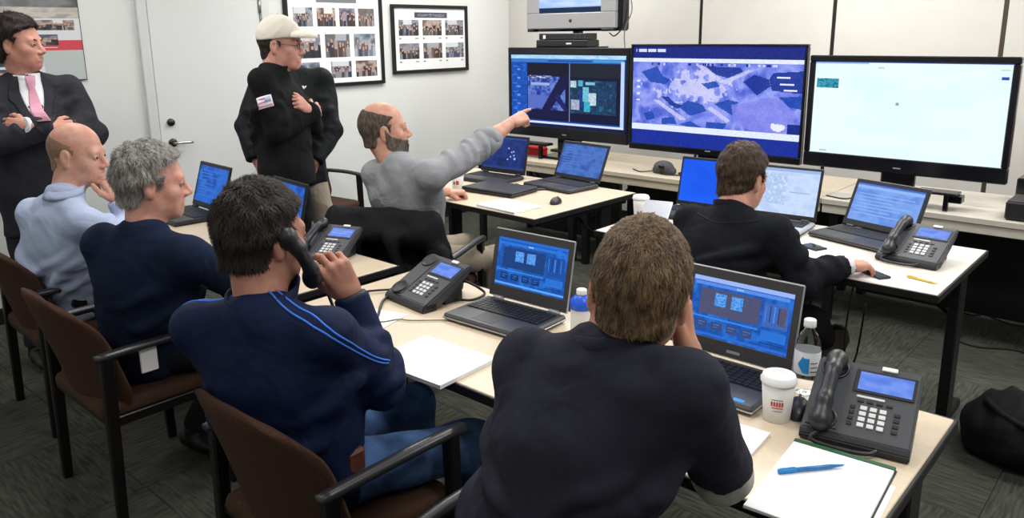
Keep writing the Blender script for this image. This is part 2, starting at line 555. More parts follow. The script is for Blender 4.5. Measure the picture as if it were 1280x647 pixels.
        for _ in range(smooth):
            S_ = np.zeros_like(V_); N_ = np.zeros(len(V_))
            for a, b in ((0, 1), (1, 2), (2, 3), (3, 0)):
                for ch in range(3):
                    S_[:, ch] += np.bincount(Q[:, a], V_[Q[:, b], ch], len(V_))
                N_ += np.bincount(Q[:, a], minlength=len(V_))
            V_ = V_ * 0.4 + 0.6 * S_ / np.maximum(N_, 1)[:, None]
        return V_, Q
def sd_seg(P_, a, b, ra, rb, side=None, flat=1.0, cut=False, cuta=False):
    ba = b - a
    L2 = max(float(ba @ ba), 1e-9)
    pa = P_ - a
    t0 = (pa @ ba) / L2
    t = np.clip(t0, 0, 1)
    dv = pa - t[..., None] * ba
    r = ra + (rb - ra) * t
    if side is None:
        v = np.sqrt((dv * dv).sum(-1)) - r
    else:
        sd = np.asarray(side, np.float32)
        ds = dv @ sd
        rest = (dv * dv).sum(-1) - ds * ds
        v = (np.sqrt(ds * ds + np.maximum(rest, 0) / flat ** 2) - r) * (0.5 + 0.5 * min(flat, 1))
    L = math.sqrt(L2)
    if cut: v = np.maximum(v, (t0 - 1) * L)
    if cuta: v = np.maximum(v, -t0 * L)
    return v
def sd_ell(P_, c, r, R=None):
    q = P_ - c
    if R is not None: q = q @ np.asarray(R, np.float32)
    k0 = np.sqrt(((q / r) ** 2).sum(-1))
    k1 = np.sqrt(((q / (r * r)) ** 2).sum(-1))
    return k0 * (k0 - 1) / np.maximum(k1, 1e-6)
def nrm(v):
    v = np.asarray(v, float)
    return v / max(np.linalg.norm(v), 1e-9)
def quick_mesh(name, V_, Q, m, parent=None, origin=None, smooth=True):
    me = bpy.data.meshes.new(name)
    V_ = np.asarray(V_, np.float64)
    if origin is not None: V_ = V_ - np.asarray(origin)
    Q = np.asarray(Q)
    me.vertices.add(len(V_)); me.vertices.foreach_set('co', V_.astype(np.float32).ravel())
    k = Q.shape[1]
    me.loops.add(len(Q) * k); me.loops.foreach_set('vertex_index', Q.astype(np.int32).ravel())
    me.polygons.add(len(Q)); me.polygons.foreach_set('loop_start', (np.arange(len(Q)) * k).astype(np.int32))
    me.polygons.foreach_set('loop_total', np.full(len(Q), k, np.int32))
    me.polygons.foreach_set('use_smooth', np.full(len(Q), smooth, bool))
    if m: me.materials.append(m)
    me.update(calc_edges=True)
    me.validate()
    o = bpy.data.objects.new(name, me)
    return link(o, parent)
def joinVQ(parts):
    Vs, Qs, n = [], [], 0
    for V_, Q in parts:
        Vs.append(V_); Qs.append(np.asarray(Q) + n); n += len(V_)
    return np.concatenate(Vs), np.concatenate(Qs)
def sdf_obj(name, prims, m, parent=None, h=0.004, k=0.006, mtx=None, ripple=None, smooth=1):
    """prims: list of (kind, args...) in local space"""
    pts = []
    for p in prims:
        if p[0] == 'seg':
            r = max(p[3], p[4] if len(p) > 4 and p[4] is not None else p[3]) * 1.1
            pts += [np.array(p[1]) - r, np.array(p[1]) + r, np.array(p[2]) - r, np.array(p[2]) + r]
        elif p[0] == 'ell':
            pts += [np.array(p[1]) - max(p[2]), np.array(p[1]) + max(p[2])]
        elif p[0] == 'box':
            q = np.linalg.norm(p[2]); pts += [np.array(p[1]) - q, np.array(p[1]) + q]
    lo = np.min(pts, 0) - 3 * h - k; hi = np.max(pts, 0) + 3 * h + k
    f = Field(lo, hi, h)
    for p in prims:
        if p[0] == 'seg': f.seg(p[1], p[2], p[3], p[4] if len(p) > 4 else None, k=k)
        elif p[0] == 'ell': f.ell(p[1], p[2], k=k)
        elif p[0] == 'box': f.boxp(p[1], p[2], p[3], k=k, R=p[4] if len(p) > 4 else None)
        elif p[0] == 'plane': f.plane(p[1], p[2])
    if ripple: f.ripple(*ripple)
    V_, Q = f.mesh(smooth)
    if mtx is not None:
        A = np.array(mtx); V_ = V_ @ A[:3, :3].T + A[:3, 3]
    return quick_mesh(name, V_, Q, m, parent)

# ------------------------------------------------------------------ the room
XW, YW, ZC = -5.3, 5.9, 2.75
XE, YN = 2.4, -2.6
def build_room():
    fl = box('floor', (XW - .1, YN - .1, -.12), (XE + .1, YW + .1, -.012), MT['joint'])
    tag(fl, 'dark grey green carpet tile floor', kind='structure')
    # carpet tiles, laid quarter-turned
    T = 0.61
    bm = bmesh.new(); add_box(bm, (-T / 2 + .0008, -T / 2 + .0008, -.0118), (T / 2 - .0008, T / 2 - .0008, 0), .0015)
    proto = bmobj('carpet_tile', bm, MT['carpet'], fl)
    first = True
    nx = int((XE - XW) / T) + 1; ny = int((YW - YN) / T) + 1
    for i in range(nx):
        for j in range(ny):
            x = XW + (i + .5) * T; y = YN + (j + .5) * T
            # only where the photograph can see floor
            if x > XE or y > YW: continue
            o = proto if first else proto.copy()
            if not first: link(o, fl)
            first = False
            o.location = (x, y, 0)
            o.rotation_euler = (0, 0, PI / 2 * ((i + j) % 2) + PI * random.randint(0, 1))
    wl = box('wall_left', (XW - .12, YN, 0), (XW, YW + .12, ZC), MT['wall']); tag(wl, kind='structure')
    wb = box('wall_back', (XW, YW, 0), (XE, YW + .12, ZC), MT['joint']); tag(wb, kind='structure')
    jx = [XW]
    w = 1.065
    joints = [-3.21, -2.145, -1.076, -0.01, 1.055]
    edges = [XW] + joints + [XE]
    for k, (a, b) in enumerate(zip(edges, edges[1:])):
        g = .014
        box('wall_panel', (a + (0 if k == 0 else g), YW - .02, 0), (b - g, YW + .001, ZC), MT['wall_panel'], wb, .003)
    for k, x in enumerate(joints):
        box('joint_strip', (x - .0135, YW - .012, 0), (x + .0135, YW + .002, ZC), MT['joint_brown'] if k == 2 else MT['joint'], wb)
    wr = box('wall_right', (XE, YN, 0), (XE + .12, YW + .12, ZC), MT['wall']); tag(wr, kind='structure')
    wf = box('wall_front', (XW - .12, YN - .12, 0), (XE + .12, YN, ZC), MT['wall']); tag(wf, kind='structure')
    ce = box('ceiling', (XW - .12, YN - .12, ZC), (XE + .12, YW + .12, ZC + .1), MT['ceiling']); tag(ce, kind='structure')
    # door in the left wall
    y0, y1, zt = 2.29, 3.21, 2.13
    d = box('door_1', (XW - .03, y0 + .055, .01), (XW + .012, y1 - .055, zt - .045), MT['door'], None, .004)
    tag(d, kind='structure')
    tr = box('trim_1', (XW - .05, y0 - .02, 0), (XW + .03, y0 + .045, zt), MT['trim'], None, .004); tag(tr, kind='structure')
    tr = box('trim_2', (XW - .05, y1 - .045, 0), (XW + .03, y1 + .02, zt), MT['trim'], None, .004); tag(tr, kind='structure')
    tr = box('trim_3', (XW - .05, y0 - .02, zt - .04), (XW + .03, y1 + .02, zt + .02), MT['trim'], None, .004); tag(tr, kind='structure')
    hz, hy = 0.98, y0 + .13
    lathe('rosette', [(0, 0), (.03, 0), (.028, .012), (.012, .014)], MT['brass'], d, 20).matrix_local = Matrix.Translation((XW + .012, hy, hz)) @ Matrix.Rotation(PI / 2, 4, 'Y')
    hb = bmesh.new(); add_tube(hb, smooth_path([(XW + .02, hy, hz), (XW + .06, hy, hz), (XW + .062, hy + .04, hz), (XW + .06, hy + .12, hz - .004)], 4), .009, 8)
    bmobj('door_handle', hb, MT['metal'], d, True)
    lathe('deadbolt', [(0, 0), (.026, 0), (.024, .016), (0, .018)], MT['brass'], d, 20).matrix_local = Matrix.Translation((XW + .012, hy, hz + .14)) @ Matrix.Rotation(PI / 2, 4, 'Y')
    for z in (.3, 1.1, 1.9):
        tube('hinge', [(XW + .02, y1 - .052, z - .05), (XW + .02, y1 - .052, z + .05)], .008, MT['metal'], d)
    for nm, a, b in (('baseboard_left', (XW, YN, 0), (XW + .012, y0 - .02, .1)), ('baseboard_left', (XW, y1 + .02, 0), (XW + .012, YW - .02, .1)),
                     ('baseboard_back', (XW + .012, YW - .032, 0), (XE, YW - .02, .1))):
        tag(box(nm, a, b, MT['joint'], None, .002), kind='structure')
    # ceiling troffers (the lamps of the room)
    n = 0
    for i, x in enumerate((-4.1, -1.9, .3)):
        for j, y in enumerate((-.9, 1.5, 3.7, 5.1)):
            r = thing('ceiling_light', 'recessed fluorescent troffer in the white ceiling', 'ceiling light', (x, y, ZC), 0, 'fluorescent troffers in the ceiling')
            fr = bmesh.new()
            for a, b in (((-.61, -.31, -.03), (.61, -.28, .0)), ((-.61, .28, -.03), (.61, .31, .0)), ((-.61, -.28, -.03), (-.58, .28, 0)), ((.58, -.28, -.03), (.61, .28, 0))):
                add_box(fr, a, b)
            bmobj('frame', fr, MT['white'], r)
            L = bpy.data.lights.new('tube_light', 'AREA')
            L.shape = 'RECTANGLE'; L.size = 1.14; L.size_y = .54; L.energy = LAMP_W[j]
            L.color = (1.0, .985, .96)
            lo = bpy.data.objects.new('tube_light', L); link(lo, r); lo.location = (0, 0, -.012)
build_room()

# ------------------------------------------------------------------ framed pictures on the left wall
def photo(cv, x0, y0, x1, y1, pal, seed):
    """a small snapshot: a room or street behind, a row of people in front"""
    r = np.random.default_rng(seed)
    w, h = x1 - x0, y1 - y0
    mix = lambda a, b, t: tuple(a[k] * (1 - t) + b[k] * t for k in range(3))
    cv.noise(x0, y0, x1, y1, [mix(pal[1], pal[2], .2), mix(pal[1], pal[2], .8), mix(pal[1], pal[0], .4)], 3, seed)
    if r.random() < .5: cv.rect(x0 + w * r.random() * .5, y0, x0 + w * (.6 + .4 * r.random()), y0 + h * .3, mix(pal[2], (235, 235, 235), .5))
    n = int(4 + r.random() * 4)
    for row in range(2):
        for k in range(n):
            cx = x0 + w * (k + .5 + .25 * r.normal()) / n
            top = y0 + h * (.32 + row * .22 + .06 * r.normal())
            bw = w / n * .42
            a, b = max(x0, cx - bw), min(x1, cx + bw)
            if b - a < .01: continue
            body = mix(pal[0], [(40, 44, 66), (30, 30, 34), (120, 124, 132), (90, 60, 50), (200, 200, 205)][int(r.random() * 5)], .6)
            cv.rect(a, min(top + h * .12, y1 - .01), b, y1, body)
            cv.rect(max(x0, cx - bw * .4), top, min(x1, cx + bw * .4), min(top + h * .13, y1), (196, 150, 128))
PALS = [[(30, 34, 46), (70, 80, 100), (160, 165, 175), (40, 44, 60)], [(40, 34, 32), (110, 90, 78), (190, 180, 170), (60, 56, 60)],
        [(24, 26, 32), (96, 100, 118), (150, 150, 160), (30, 36, 60)], [(60, 50, 44), (150, 120, 96), (70, 80, 100), (30, 28, 30)],
        [(90, 110, 130), (60, 70, 84), (170, 180, 190), (40, 44, 52)]]
def wall_frame(y0, y1, z0, z1, cv, label, name='picture_frame', fw=.028, glass=True):
    r = thing(name, label, 'picture', (XW, (y0 + y1) / 2, z0))
    w, h = y1 - y0, z1 - z0
    for a, b in (((.001, -w / 2, 0), (.03, w / 2, fw)), ((.001, -w / 2, h - fw), (.03, w / 2, h)), ((.001, -w / 2, fw), (.03, -w / 2 + fw, h - fw)), ((.001, w / 2 - fw, fw), (.03, w / 2, h - fw))):
        box('frame_rail', a, b, MT['frame_black'], r, .003)
    # seen from the room the left wall's picture reads from small Y to large Y
    canvas_mesh('mounted_photographs', cv, (.012, -w / 2 + fw, h - fw), (0, w - 2 * fw, 0), (0, 0, -(h - 2 * fw)), MT['print'], r)
    box('backing', (.001, -w / 2 + fw, fw), (.0115, w / 2 - fw, h - fw), MT['white'], r)
cv = Canvas(130, 90, (230, 232, 232))
cv.rect(.28, .07, .74, .15, (62, 66, 78)); cv.noise(.32, .085, .70, .135, [(60, 64, 76), (140, 144, 152)], 30, 3)
for i in range(3):
    for j in range(2):
        x0 = .06 + i * .325; y0 = .19 + j * .38
        photo(cv, x0, y0, x0 + .27, y0 + .25, PALS[(i + j * 2) % 5], 20 + i + j * 3)
        cv.rect(x0, y0 + .29, x0 + .03, y0 + .305, (120, 120, 125)); cv.rect(x0 + .22, y0 + .29, x0 + .26, y0 + .305, (150, 150, 155))
wall_frame(4.385, 5.285, 1.355, 1.935, cv, 'black framed collage of six small photographs beside the wide screens')
cv = Canvas(140, 150, (232, 234, 234))
cv.rect(.3, .32, .74, .36, (110, 112, 118))
for row, (yy, hh, cols) in enumerate(((.40, .145, [(.06, .26), (.30, .5), (.54, .72), (.76, .94)]), (.605, .19, [(.06, .32), (.37, .64), (.69, .94)]), (.83, .13, [(.06, .30), (.42, .65), (.70, .95)]),
                                      (.05, .22, [(.06, .32), (.37, .64), (.69, .94)]))):
    for i, (a, b) in enumerate(cols):
        photo(cv, a, yy, b, yy + hh, PALS[(row * 2 + i) % 5], 60 + row * 7 + i)
wall_frame(3.36, 4.285, 1.285, 2.31, cv, 'large black framed collage of many photographs behind the man in the cap')
# poster behind the man in the suit
cv = Canvas(120, 170, (196, 198, 200))
def pv(v): return .458 + .542 * v
cv.noise(0, 0, 1, pv(.06), [(60, 62, 66), (120, 120, 122), (90, 92, 96)], 6, 5)
cv.noise(0, pv(.06), 1, pv(.2), [(168, 164, 154), (190, 186, 176), (150, 148, 142)], 10, 6)
cv.rect(0, pv(.2), 1, pv(.48), (206, 208, 212)); cv.rect(.46, pv(.2), .70, pv(.42), (216, 216, 216)); cv.rect(.575, pv(.28), .60, pv(.31), (206, 120, 110))
photo(cv, .20, pv(.08), .44, pv(.26), PALS[0], 7); photo(cv, .72, pv(.22), .97, pv(.35), PALS[1], 8)
cv.rect(0, pv(.48), 1, pv(.61), (196, 62, 76)); photo(cv, .54, pv(.40), .86, pv(.54), PALS[2], 9); cv.rect(.55, pv(.565), .85, pv(.58), (226, 190, 190))
cv.rect(.2, pv(.61), .70, pv(.66), (60, 62, 140)); photo(cv, .26, pv(.66), .70, pv(.81), PALS[4], 11); cv.rect(.76, pv(.61), 1, 1, (178, 186, 184))
cv.rect(0, pv(.82), .76, 1, (214, 214, 216)); photo(cv, .42, pv(.84), .72, pv(.97), PALS[2], 12); cv.rect(.05, pv(.86), .38, pv(.9), (150, 140, 190))
r = thing('wall_poster', 'red white and blue printed poster board behind the man in the suit', 'poster', (XW, 1.45, 1.435))
canvas_mesh('printed_sheet', cv, (.0165, -.47, .84), (0, .94, 0), (0, 0, -.84), MT['print'], r)
box('backing_board', (.001, -.475, -.005), (.016, .475, .845), MT['frame_black'], r, .002)

# ------------------------------------------------------------------ desks
def desk(x0, x1, y0, y1, label, top, group='training desks', z=.74, skew=0.0, leg_y=.72):
    """folding training desk: laminate top with black edge, T legs with feet, folding braces"""
    r = thing('training_desk', label, 'desk', ((x0 + x1) / 2, (y0 + y1) / 2, 0), skew, group)
    w, d = (x1 - x0) / 2, (y1 - y0) / 2
    box('desk_top', (-w + .008, -d + .008, z - .026), (w - .008, d - .008, z), top, r, .002)
    for a, b in (((-w, -d, z - .03), (w, -d + .0085, z - .001)), ((-w, d - .0085, z - .03), (w, d, z - .001)), ((-w, -d + .0085, z - .03), (-w + .0085, d - .0085, z - .001)), ((w - .0085, -d + .0085, z - .03), (w, d - .0085, z - .001))):
        box('edge_band', a, b, MT['black_edge'], r, .002)
    ly = -d + 2 * d * leg_y
    for s in (-1, 1):
        x = s * (w - .055)
        lg = box('leg', (x - .022, ly - .05, .03), (x + .022, ly + .05, z - .03), MT['black_metal'], r, .006)
        box('foot_bar', (x - .025, -d + .02, 0), (x + .025, d - .02, .04), MT['black_metal'], r, .008)
        box('top_bracket', (x - .02, -d + .06, z - .06), (x + .02, d - .06, z - .027), MT['black_metal'], r, .004)
        tube('brace', [(x - s * .02, ly - .02, z - .24), (x - s * .34, ly - .02, z - .04)], .009, MT['black_metal'], r)
    box('rail', (-w + .08, ly - .012, z - .09), (w - .08, ly + .012, z - .03), MT['black_metal'], r, .003)
    return r
desk(-2.37, -.365, 1.385, 2.05, 'beige topped black edged desk nearest the camera with two open laptops', MT['table'])
desk(-4.32, -2.46, 1.385, 2.03, 'beige topped desk in front of the men in blue shirt and navy sweater', MT['table'])
desk(-2.19, -.65, 3.03, 3.83, 'pale topped desk where the man in the black jacket works', MT['table_pale'])
desk(-3.95, -2.545, 3.04, 3.97, 'beige topped desk under the arm of the pointing man', MT['table'], skew=-.03)

# long counter under the screens
def counter(x0, x1, label, m):
    r = thing('counter_table', label, 'table', ((x0 + x1) / 2, 4.85, 0), 0, 'tables under the screens')
    w = (x1 - x0) / 2
    box('table_top', (-w, -.37, .705), (w, .37, .74), m, r, .004)
    box('front_apron', (-w + .004, -.362, .655), (w - .004, -.344, .705), m, r, .003)
    for sx in (-1, 1):
        for sy in (-.30, .30):
            box('leg', (sx * (w - .06) - .025, sy - .025, 0), (sx * (w - .06) + .025, sy + .025, .705), MT['black_metal'], r, .004)
    for sx in (-1, 1):
        tube('brace', [(sx * (w - .1), -.28, .35), (sx * (w - .5), -.28, .68)], .01, MT['black_metal'], r)
    box('modesty_panel', (-w + .06, .29, .02), (w - .06, .31, .70), MT['black_metal'], r)
counter(-4.47, -3.42, 'tan counter table under the leftmost wide screen', MT['counter'])
counter(-3.415, -1.63, 'tan counter table under the map screen', MT['counter'])
counter(-1.625, .16, 'grey beige counter table under the white screen', MT['counter_grey'])

# ------------------------------------------------------------------ chairs
def build_chair(label):
    r = thing('arm_chair', label, 'chair')
    # seat cushion
    V_, Q = [], []
    f = Field((-.27, -.27, .37), (.27, .28, .5), .01)
    f.boxp((0, .0, .425), (.235, .225, .035), .03, k=.01)
    V_, Q = f.mesh(2)
    quick_mesh('seat', V_, Q, MT['chair_fabric'], r)
    # curved backrest shell
    nu, nv = 22, 18
    def pt(u, v, t):
        hw = .255
        s = 1.0
        if v > .62:
            q = (v - .62) / .38
            s = max(0.0, 1 - q ** 3.2 * .42)
        if v < .2:
            s *= .86 + .14 * (v / .2)
        x = hw * u * s
        z = .40 + .45 * v - (.035 * abs(u) ** 3 if v > .6 else 0) * (v - .6) / .4
        y = -.215 - .13 * v ** 1.2 + .085 * (u * s) ** 2 + t
        return (x, y, z)
    Vs, Fs = [], []
    for side, t in ((0, 0.0), (1, .038)):
        for j in range(nv + 1):
            for i in range(nu + 1):
                u = -1 + 2 * i / nu; v = j / nv
                edge = max(abs(u) ** 8, (abs(2 * v - 1)) ** 10)
                tt = t + (-.014 if side else .014) * edge
                Vs.append(pt(u, v, tt))
    W_ = nu + 1; off = W_ * (nv + 1)
    for j in range(nv):
        for i in range(nu):
            a = j * W_ + i
            Fs.append((a, a + 1, a + 1 + W_, a + W_))
            Fs.append((off + a, off + a + W_, off + a + 1 + W_, off + a + 1))
    for i in range(nu):
        Fs.append((i, off + i, off + i + 1, i + 1)); a = nv * W_ + i
        Fs.append((a, a + 1, off + a + 1, off + a))
    for j in range(nv):
        a = j * W_; Fs.append((a, a + W_, off + a + W_, off + a)); a = j * W_ + nu
        Fs.append((a, off + a, off + a + W_, a + W_))
    meshobj('backrest', Vs, Fs, MT['chair_fabric'], r, True)
    for s in (-1, 1):
        for (yb, yt, zt, nm) in ((-.215, -.20, .645, 'leg'), (.205, .185, .645, 'leg')):
            bm = bmesh.new()
            vs = add_box(bm, (-.018, -.021, 0), (.018, .021, 1), .006)
            for v in vs:
                k = v.co.z
                v.co = Vector((s * .262 + v.co.x * (.8 + .2 * k), yb + (yt - yb) * k + v.co.y * (.8 + .25 * k), k * zt))
            bmobj(nm, bm, MT['chair_black'], r)
        # arm rail, gently bowed
        pts = smooth_path([(s * .262, -.235, .645), (s * .268, -.1, .652), (s * .270, .05, .655), (s * .264, .20, .645), (s * .258, .235, .63)], 4)
        bm = bmesh.new(); add_tube(bm, pts, [.017] + [.020] * (len(pts) - 2) + [.014], 10)
        for v in bm.verts: v.co.z = .648 + (v.co.z - .648) * .75; 
        bmobj('armrest', bm, MT['arm_pad'], r, True)
        box('side_rail', (s * .25 - .012, -.2, .385), (s * .25 + .012, .19, .42), MT['chair_black'], r, .003)
    box('cross_rail', (-.25, -.215, .385), (.25, -.19, .415), MT['chair_black'], r, .003)
    box('cross_rail', (-.25, .17, .375), (.25, .19, .4), MT['chair_black'], r, .003)
    return r
CH0 = build_chair('brown upholstered armchair under the man in the navy sweater')
def place_chair(o, x, y, rz, label):
    o.location = (x, y, 0); o.rotation_euler = (0, 0, rz)
    o['label'] = label; o['group'] = 'brown armchairs'
place_chair(CH0, -2.905, 1.105, 0.0, 'brown upholstered armchair under the man in the navy sweater')
for x, y, rz, lb in ((-3.80, 1.2, -.03, 'brown armchair of the man in the pale blue shirt at the left edge'),
                     (-1.665, 1.12, 0.0, 'brown armchair with dark arm rail under the man on the telephone'),
                     (-.885, 1.06, .06, 'brown armchair of the man in the foreground with his back to the camera'),
                     (-2.92, 2.54, 0.40, 'brown armchair with a black jacket hung over it'),
                     (-1.45, 2.70, -.05, 'brown armchair of the man in the black zip jacket'),
                     (-4.97, 3.33, -PI / 2 + .1, 'empty brown armchair against the white wall under the picture frames')):
    place_chair(copy_tree(CH0), x, y, rz, lb)

# ------------------------------------------------------------------ screens: what they show
def cv_app_blue(w=112, h=70, dark=False):
    bg = (22, 88, 178) if not dark else (26, 96, 190)
    c = Canvas(w, h, bg)
    c.noise(0, 0, 1, 1, [bg, (16, 74, 158), (34, 108, 206)], 9, 31)
    if dark: c.rect(0, 0, 1, .07, (150, 176, 238))
    else: c.rect(0, 0, 1, .06, (30, 104, 204))
    c.rect(.02, .09, .96, .14, (40, 112, 210) if not dark else (86, 134, 222))
    c.rect(.45, .10, .52, .125, (140, 180, 236))
    main = (20, 60, 120) if not dark else (74, 78, 108)
    c.rect(.09, .19, .70, .62, main)
    for k in (0, 1):
        x = .27 + k * .17 - (.03 if dark else 0)
        c.noise(x, .24, x + .12, .46, [(30, 110, 200), (110, 170, 236), (40, 120, 214)], 7, 40 + k)
    c.rect(.73, .22, .97, .6, (20, 74, 156) if not dark else (60, 96, 176))
    for k in range(5):
        c.rect(.75 + k * .042, .25, .762 + k * .042, .52, (16, 48, 100) if k % 2 else (66, 130, 214))
    if dark: c.rect(.88, .26, .95, .55, (80, 78, 104))
    c.rect(.03, .66, .7, .68, (52, 128, 222))
    for k in range(4):
        x = .08 + k * .155
        c.rect(x, .73, x + .11, .85, (14, 48, 104) if not dark else (56, 70, 110))
        c.rect(x + .02, .755, x + .09, .77, (60, 120, 200)); c.rect(x + .02, .80, x + .07, .815, (50, 110, 190))
    c.rect(.73, .66, .97, .82, (36, 110, 206)); c.rect(.72, .86, .97, .875, (14, 52, 120))
    c.rect(0, .93, 1, .975, (84, 160, 240) if not dark else (40, 104, 200))
    c.jitter(3, 3)
    return c
def cv_plain(cols, seed, w=56, h=36, rows=True, gain=0):
    c = Canvas(w, h, cols[0])
    c.noise(0, 0, 1, 1, cols, 5, seed)
    if rows:
        r = np.random.default_rng(seed)
        for k in range(9):
            y = .12 + k * .085
            c.rect(.06, y, .2 + .6 * r.random(), y + .025, [min(255, x + 26) for x in cols[0]])
    return c
def cv_desktop():
    c = Canvas(64, 42, (20, 42, 104))
    c.noise(0, 0, 1, 1, [(16, 34, 92), (26, 52, 122), (18, 40, 104)], 5, 77)
    c.rect(0, .0, 1, .04, (40, 70, 140))
    for x, y in ((.58, .30), (.66, .42), (.72, .52), (.64, .56), (.58, .66), (.70, .40), (.74, .62)):
        c.rect(x, y, x + .035, y + .06, (150, 176, 232))
    c.rect(0, .94, 1, 1, (30, 56, 120))
    return c
def cv_map_pale():
    c = Canvas(70, 46, (186, 206, 238))
    c.noise(0, .08, 1, 1, [(178, 200, 236), (196, 214, 242), (186, 206, 240)], 7, 5)
    c.noise(.1, .1, .55, .8, [(186, 206, 238), (160, 186, 226), (204, 220, 244)], 12, 6)
    c.rect(0, 0, 1, .06, (150, 176, 220)); c.rect(.6, .5, .9, .52, (150, 174, 216))
    return c
def cv_excel():
    c = Canvas(70, 46, (104, 146, 222))
    c.noise(0, 0, 1, 1, [(92, 134, 214), (120, 160, 230), (106, 148, 224)], 5, 8)
    c.rect(0, 0, 1, .05, (60, 100, 190)); c.rect(0, .06, 1, .14, (140, 176, 236))
    for k in range(7): c.rect(.05, .25 + k * .09, .9 - (k % 3) * .15, .265 + k * .09, (140, 176, 236))
    return c
def cv_aerial(W_=230, H_=132):
    c = Canvas(W_, H_, (16, 40, 132))
    c.rect(0, 0, 1, .125, (14, 34, 124)); c.rect(0, .125, 1, .16, (226, 232, 255))
    x = .02
    for k in range(10):
        wd = .008 + .012 * ((k * 7) % 3)
        c.rect(.02 + k * .02, .03, .02 + k * .02 + wd, .06, (210, 220, 255))
    blue = [(74, 96, 206), (112, 128, 226), (150, 160, 240), (122, 138, 230), (96, 112, 216)]
    c.noise(0, .16, 1, .80, blue, 12, 21)
    # bright built-up patches
    n1 = vnoise2(H_, W_, 9, 91); n2 = vnoise2(H_, W_, 34, 92)
    yy, xx = np.mgrid[0:H_, 0:W_]
    fx = xx / W_; fy = yy / H_
    band = np.exp(-((fx - .38) / .26) ** 2 - ((fy - .40) / .17) ** 2)
    lite = ((n2 * .9 + band * .62 + .25 * n1) > .98) & (fy > .17) & (fy < .8)
    c.a[lite] = c.a[lite] * .35 + np.array((226, 222, 246)) * .65
    # dark roofs and yards
    D_ = (20, 66, 168); D2 = (10, 40, 138)
    for p, col in (([(.06, .26), (.16, .2), (.2, .3), (.25, .33), (.22, .38), (.12, .36)], D_), ([(.46, .19), (.66, .2), (.69, .25), (.60, .30), (.52, .27)], D2),
                   ([(.68, .33), (.74, .26), (.82, .3), (.83, .36), (.76, .45)], D2), ([(.84, .24), (1, .22), (1, .42), (.84, .40), (.82, .3)], D2),
                   ([(.87, .46), (1, .44), (1, .56), (.93, .54)], D_), ([(.31, .6), (.36, .53), (.45, .56), (.48, .62), (.38, .68)], D_),
                   ([(.52, .55), (.60, .5), (.66, .52), (.64, .66)], D_), ([(.19, .5), (.24, .5), (.28, .56), (.33, .58), (.30, .62), (.25, .58)], D2),
                   ([(.20, .72), (.28, .70), (.30, .77), (.2, .78)], D_), ([(.31, .77), (.38, .73), (.46, .79), (.4, .80)], D_), ([(.48, .73), (.6, .73), (.58, .79), (.48, .8)], D_),
                   ([(.08, .68), (.14, .66), (.16, .73), (.1, .75)], D_), ([(.44, .36), (.52, .33), (.55, .38), (.48, .41)], D_)):
        c.poly(p, col, .85)
    for p in ([(.40, .18), (.44, .18), (.58, .33), (.54, .34)], [(.54, .34), (.70, .22), (.74, .22), (.58, .36)], [(.14, .54), (.18, .54), (.36, .72), (.32, .73)],
              [(.48, .60), (.5, .57), (.62, .70), (.6, .72)]):
        c.poly(p, (206, 204, 240), .8)
    big = [(.62, .55), (.88, .46), (.97, .6), (.95, .76), (.78, .80), (.64, .72)]
    c.poly(big, (132, 136, 232), .8)
    lite2 = ((np.exp(-((fx - .88) / .07) ** 2 - ((fy - .73) / .06) ** 2) + n2 * .5) > .95) & (fy < .8)
    c.a[lite2] = (230, 232, 255)
    c.rect(.93, .70, 1, .80, (16, 40, 132))
    for k in range(4): c.rect(.03, .34 + k * .065, .05, .36 + k * .065, (220, 226, 255))
    for k in range(3): c.rect(.86 + .02 * k, .27 + .06 * k, .93 + .02 * k, .285 + .06 * k, (226, 230, 255))
    r = np.random.default_rng(4)
    for k in range(26):
        q = .06 + .8 * r.random(); c.rect(q, .165, q + .012, .19, (20, 40, 120) if k % 2 else (200, 206, 240))
    c.rect(0, .79, 1, .85, (224, 232, 255)); c.rect(0, .85, 1, 1, (14, 42, 150))
    c.jitter(6, 9)
    return c
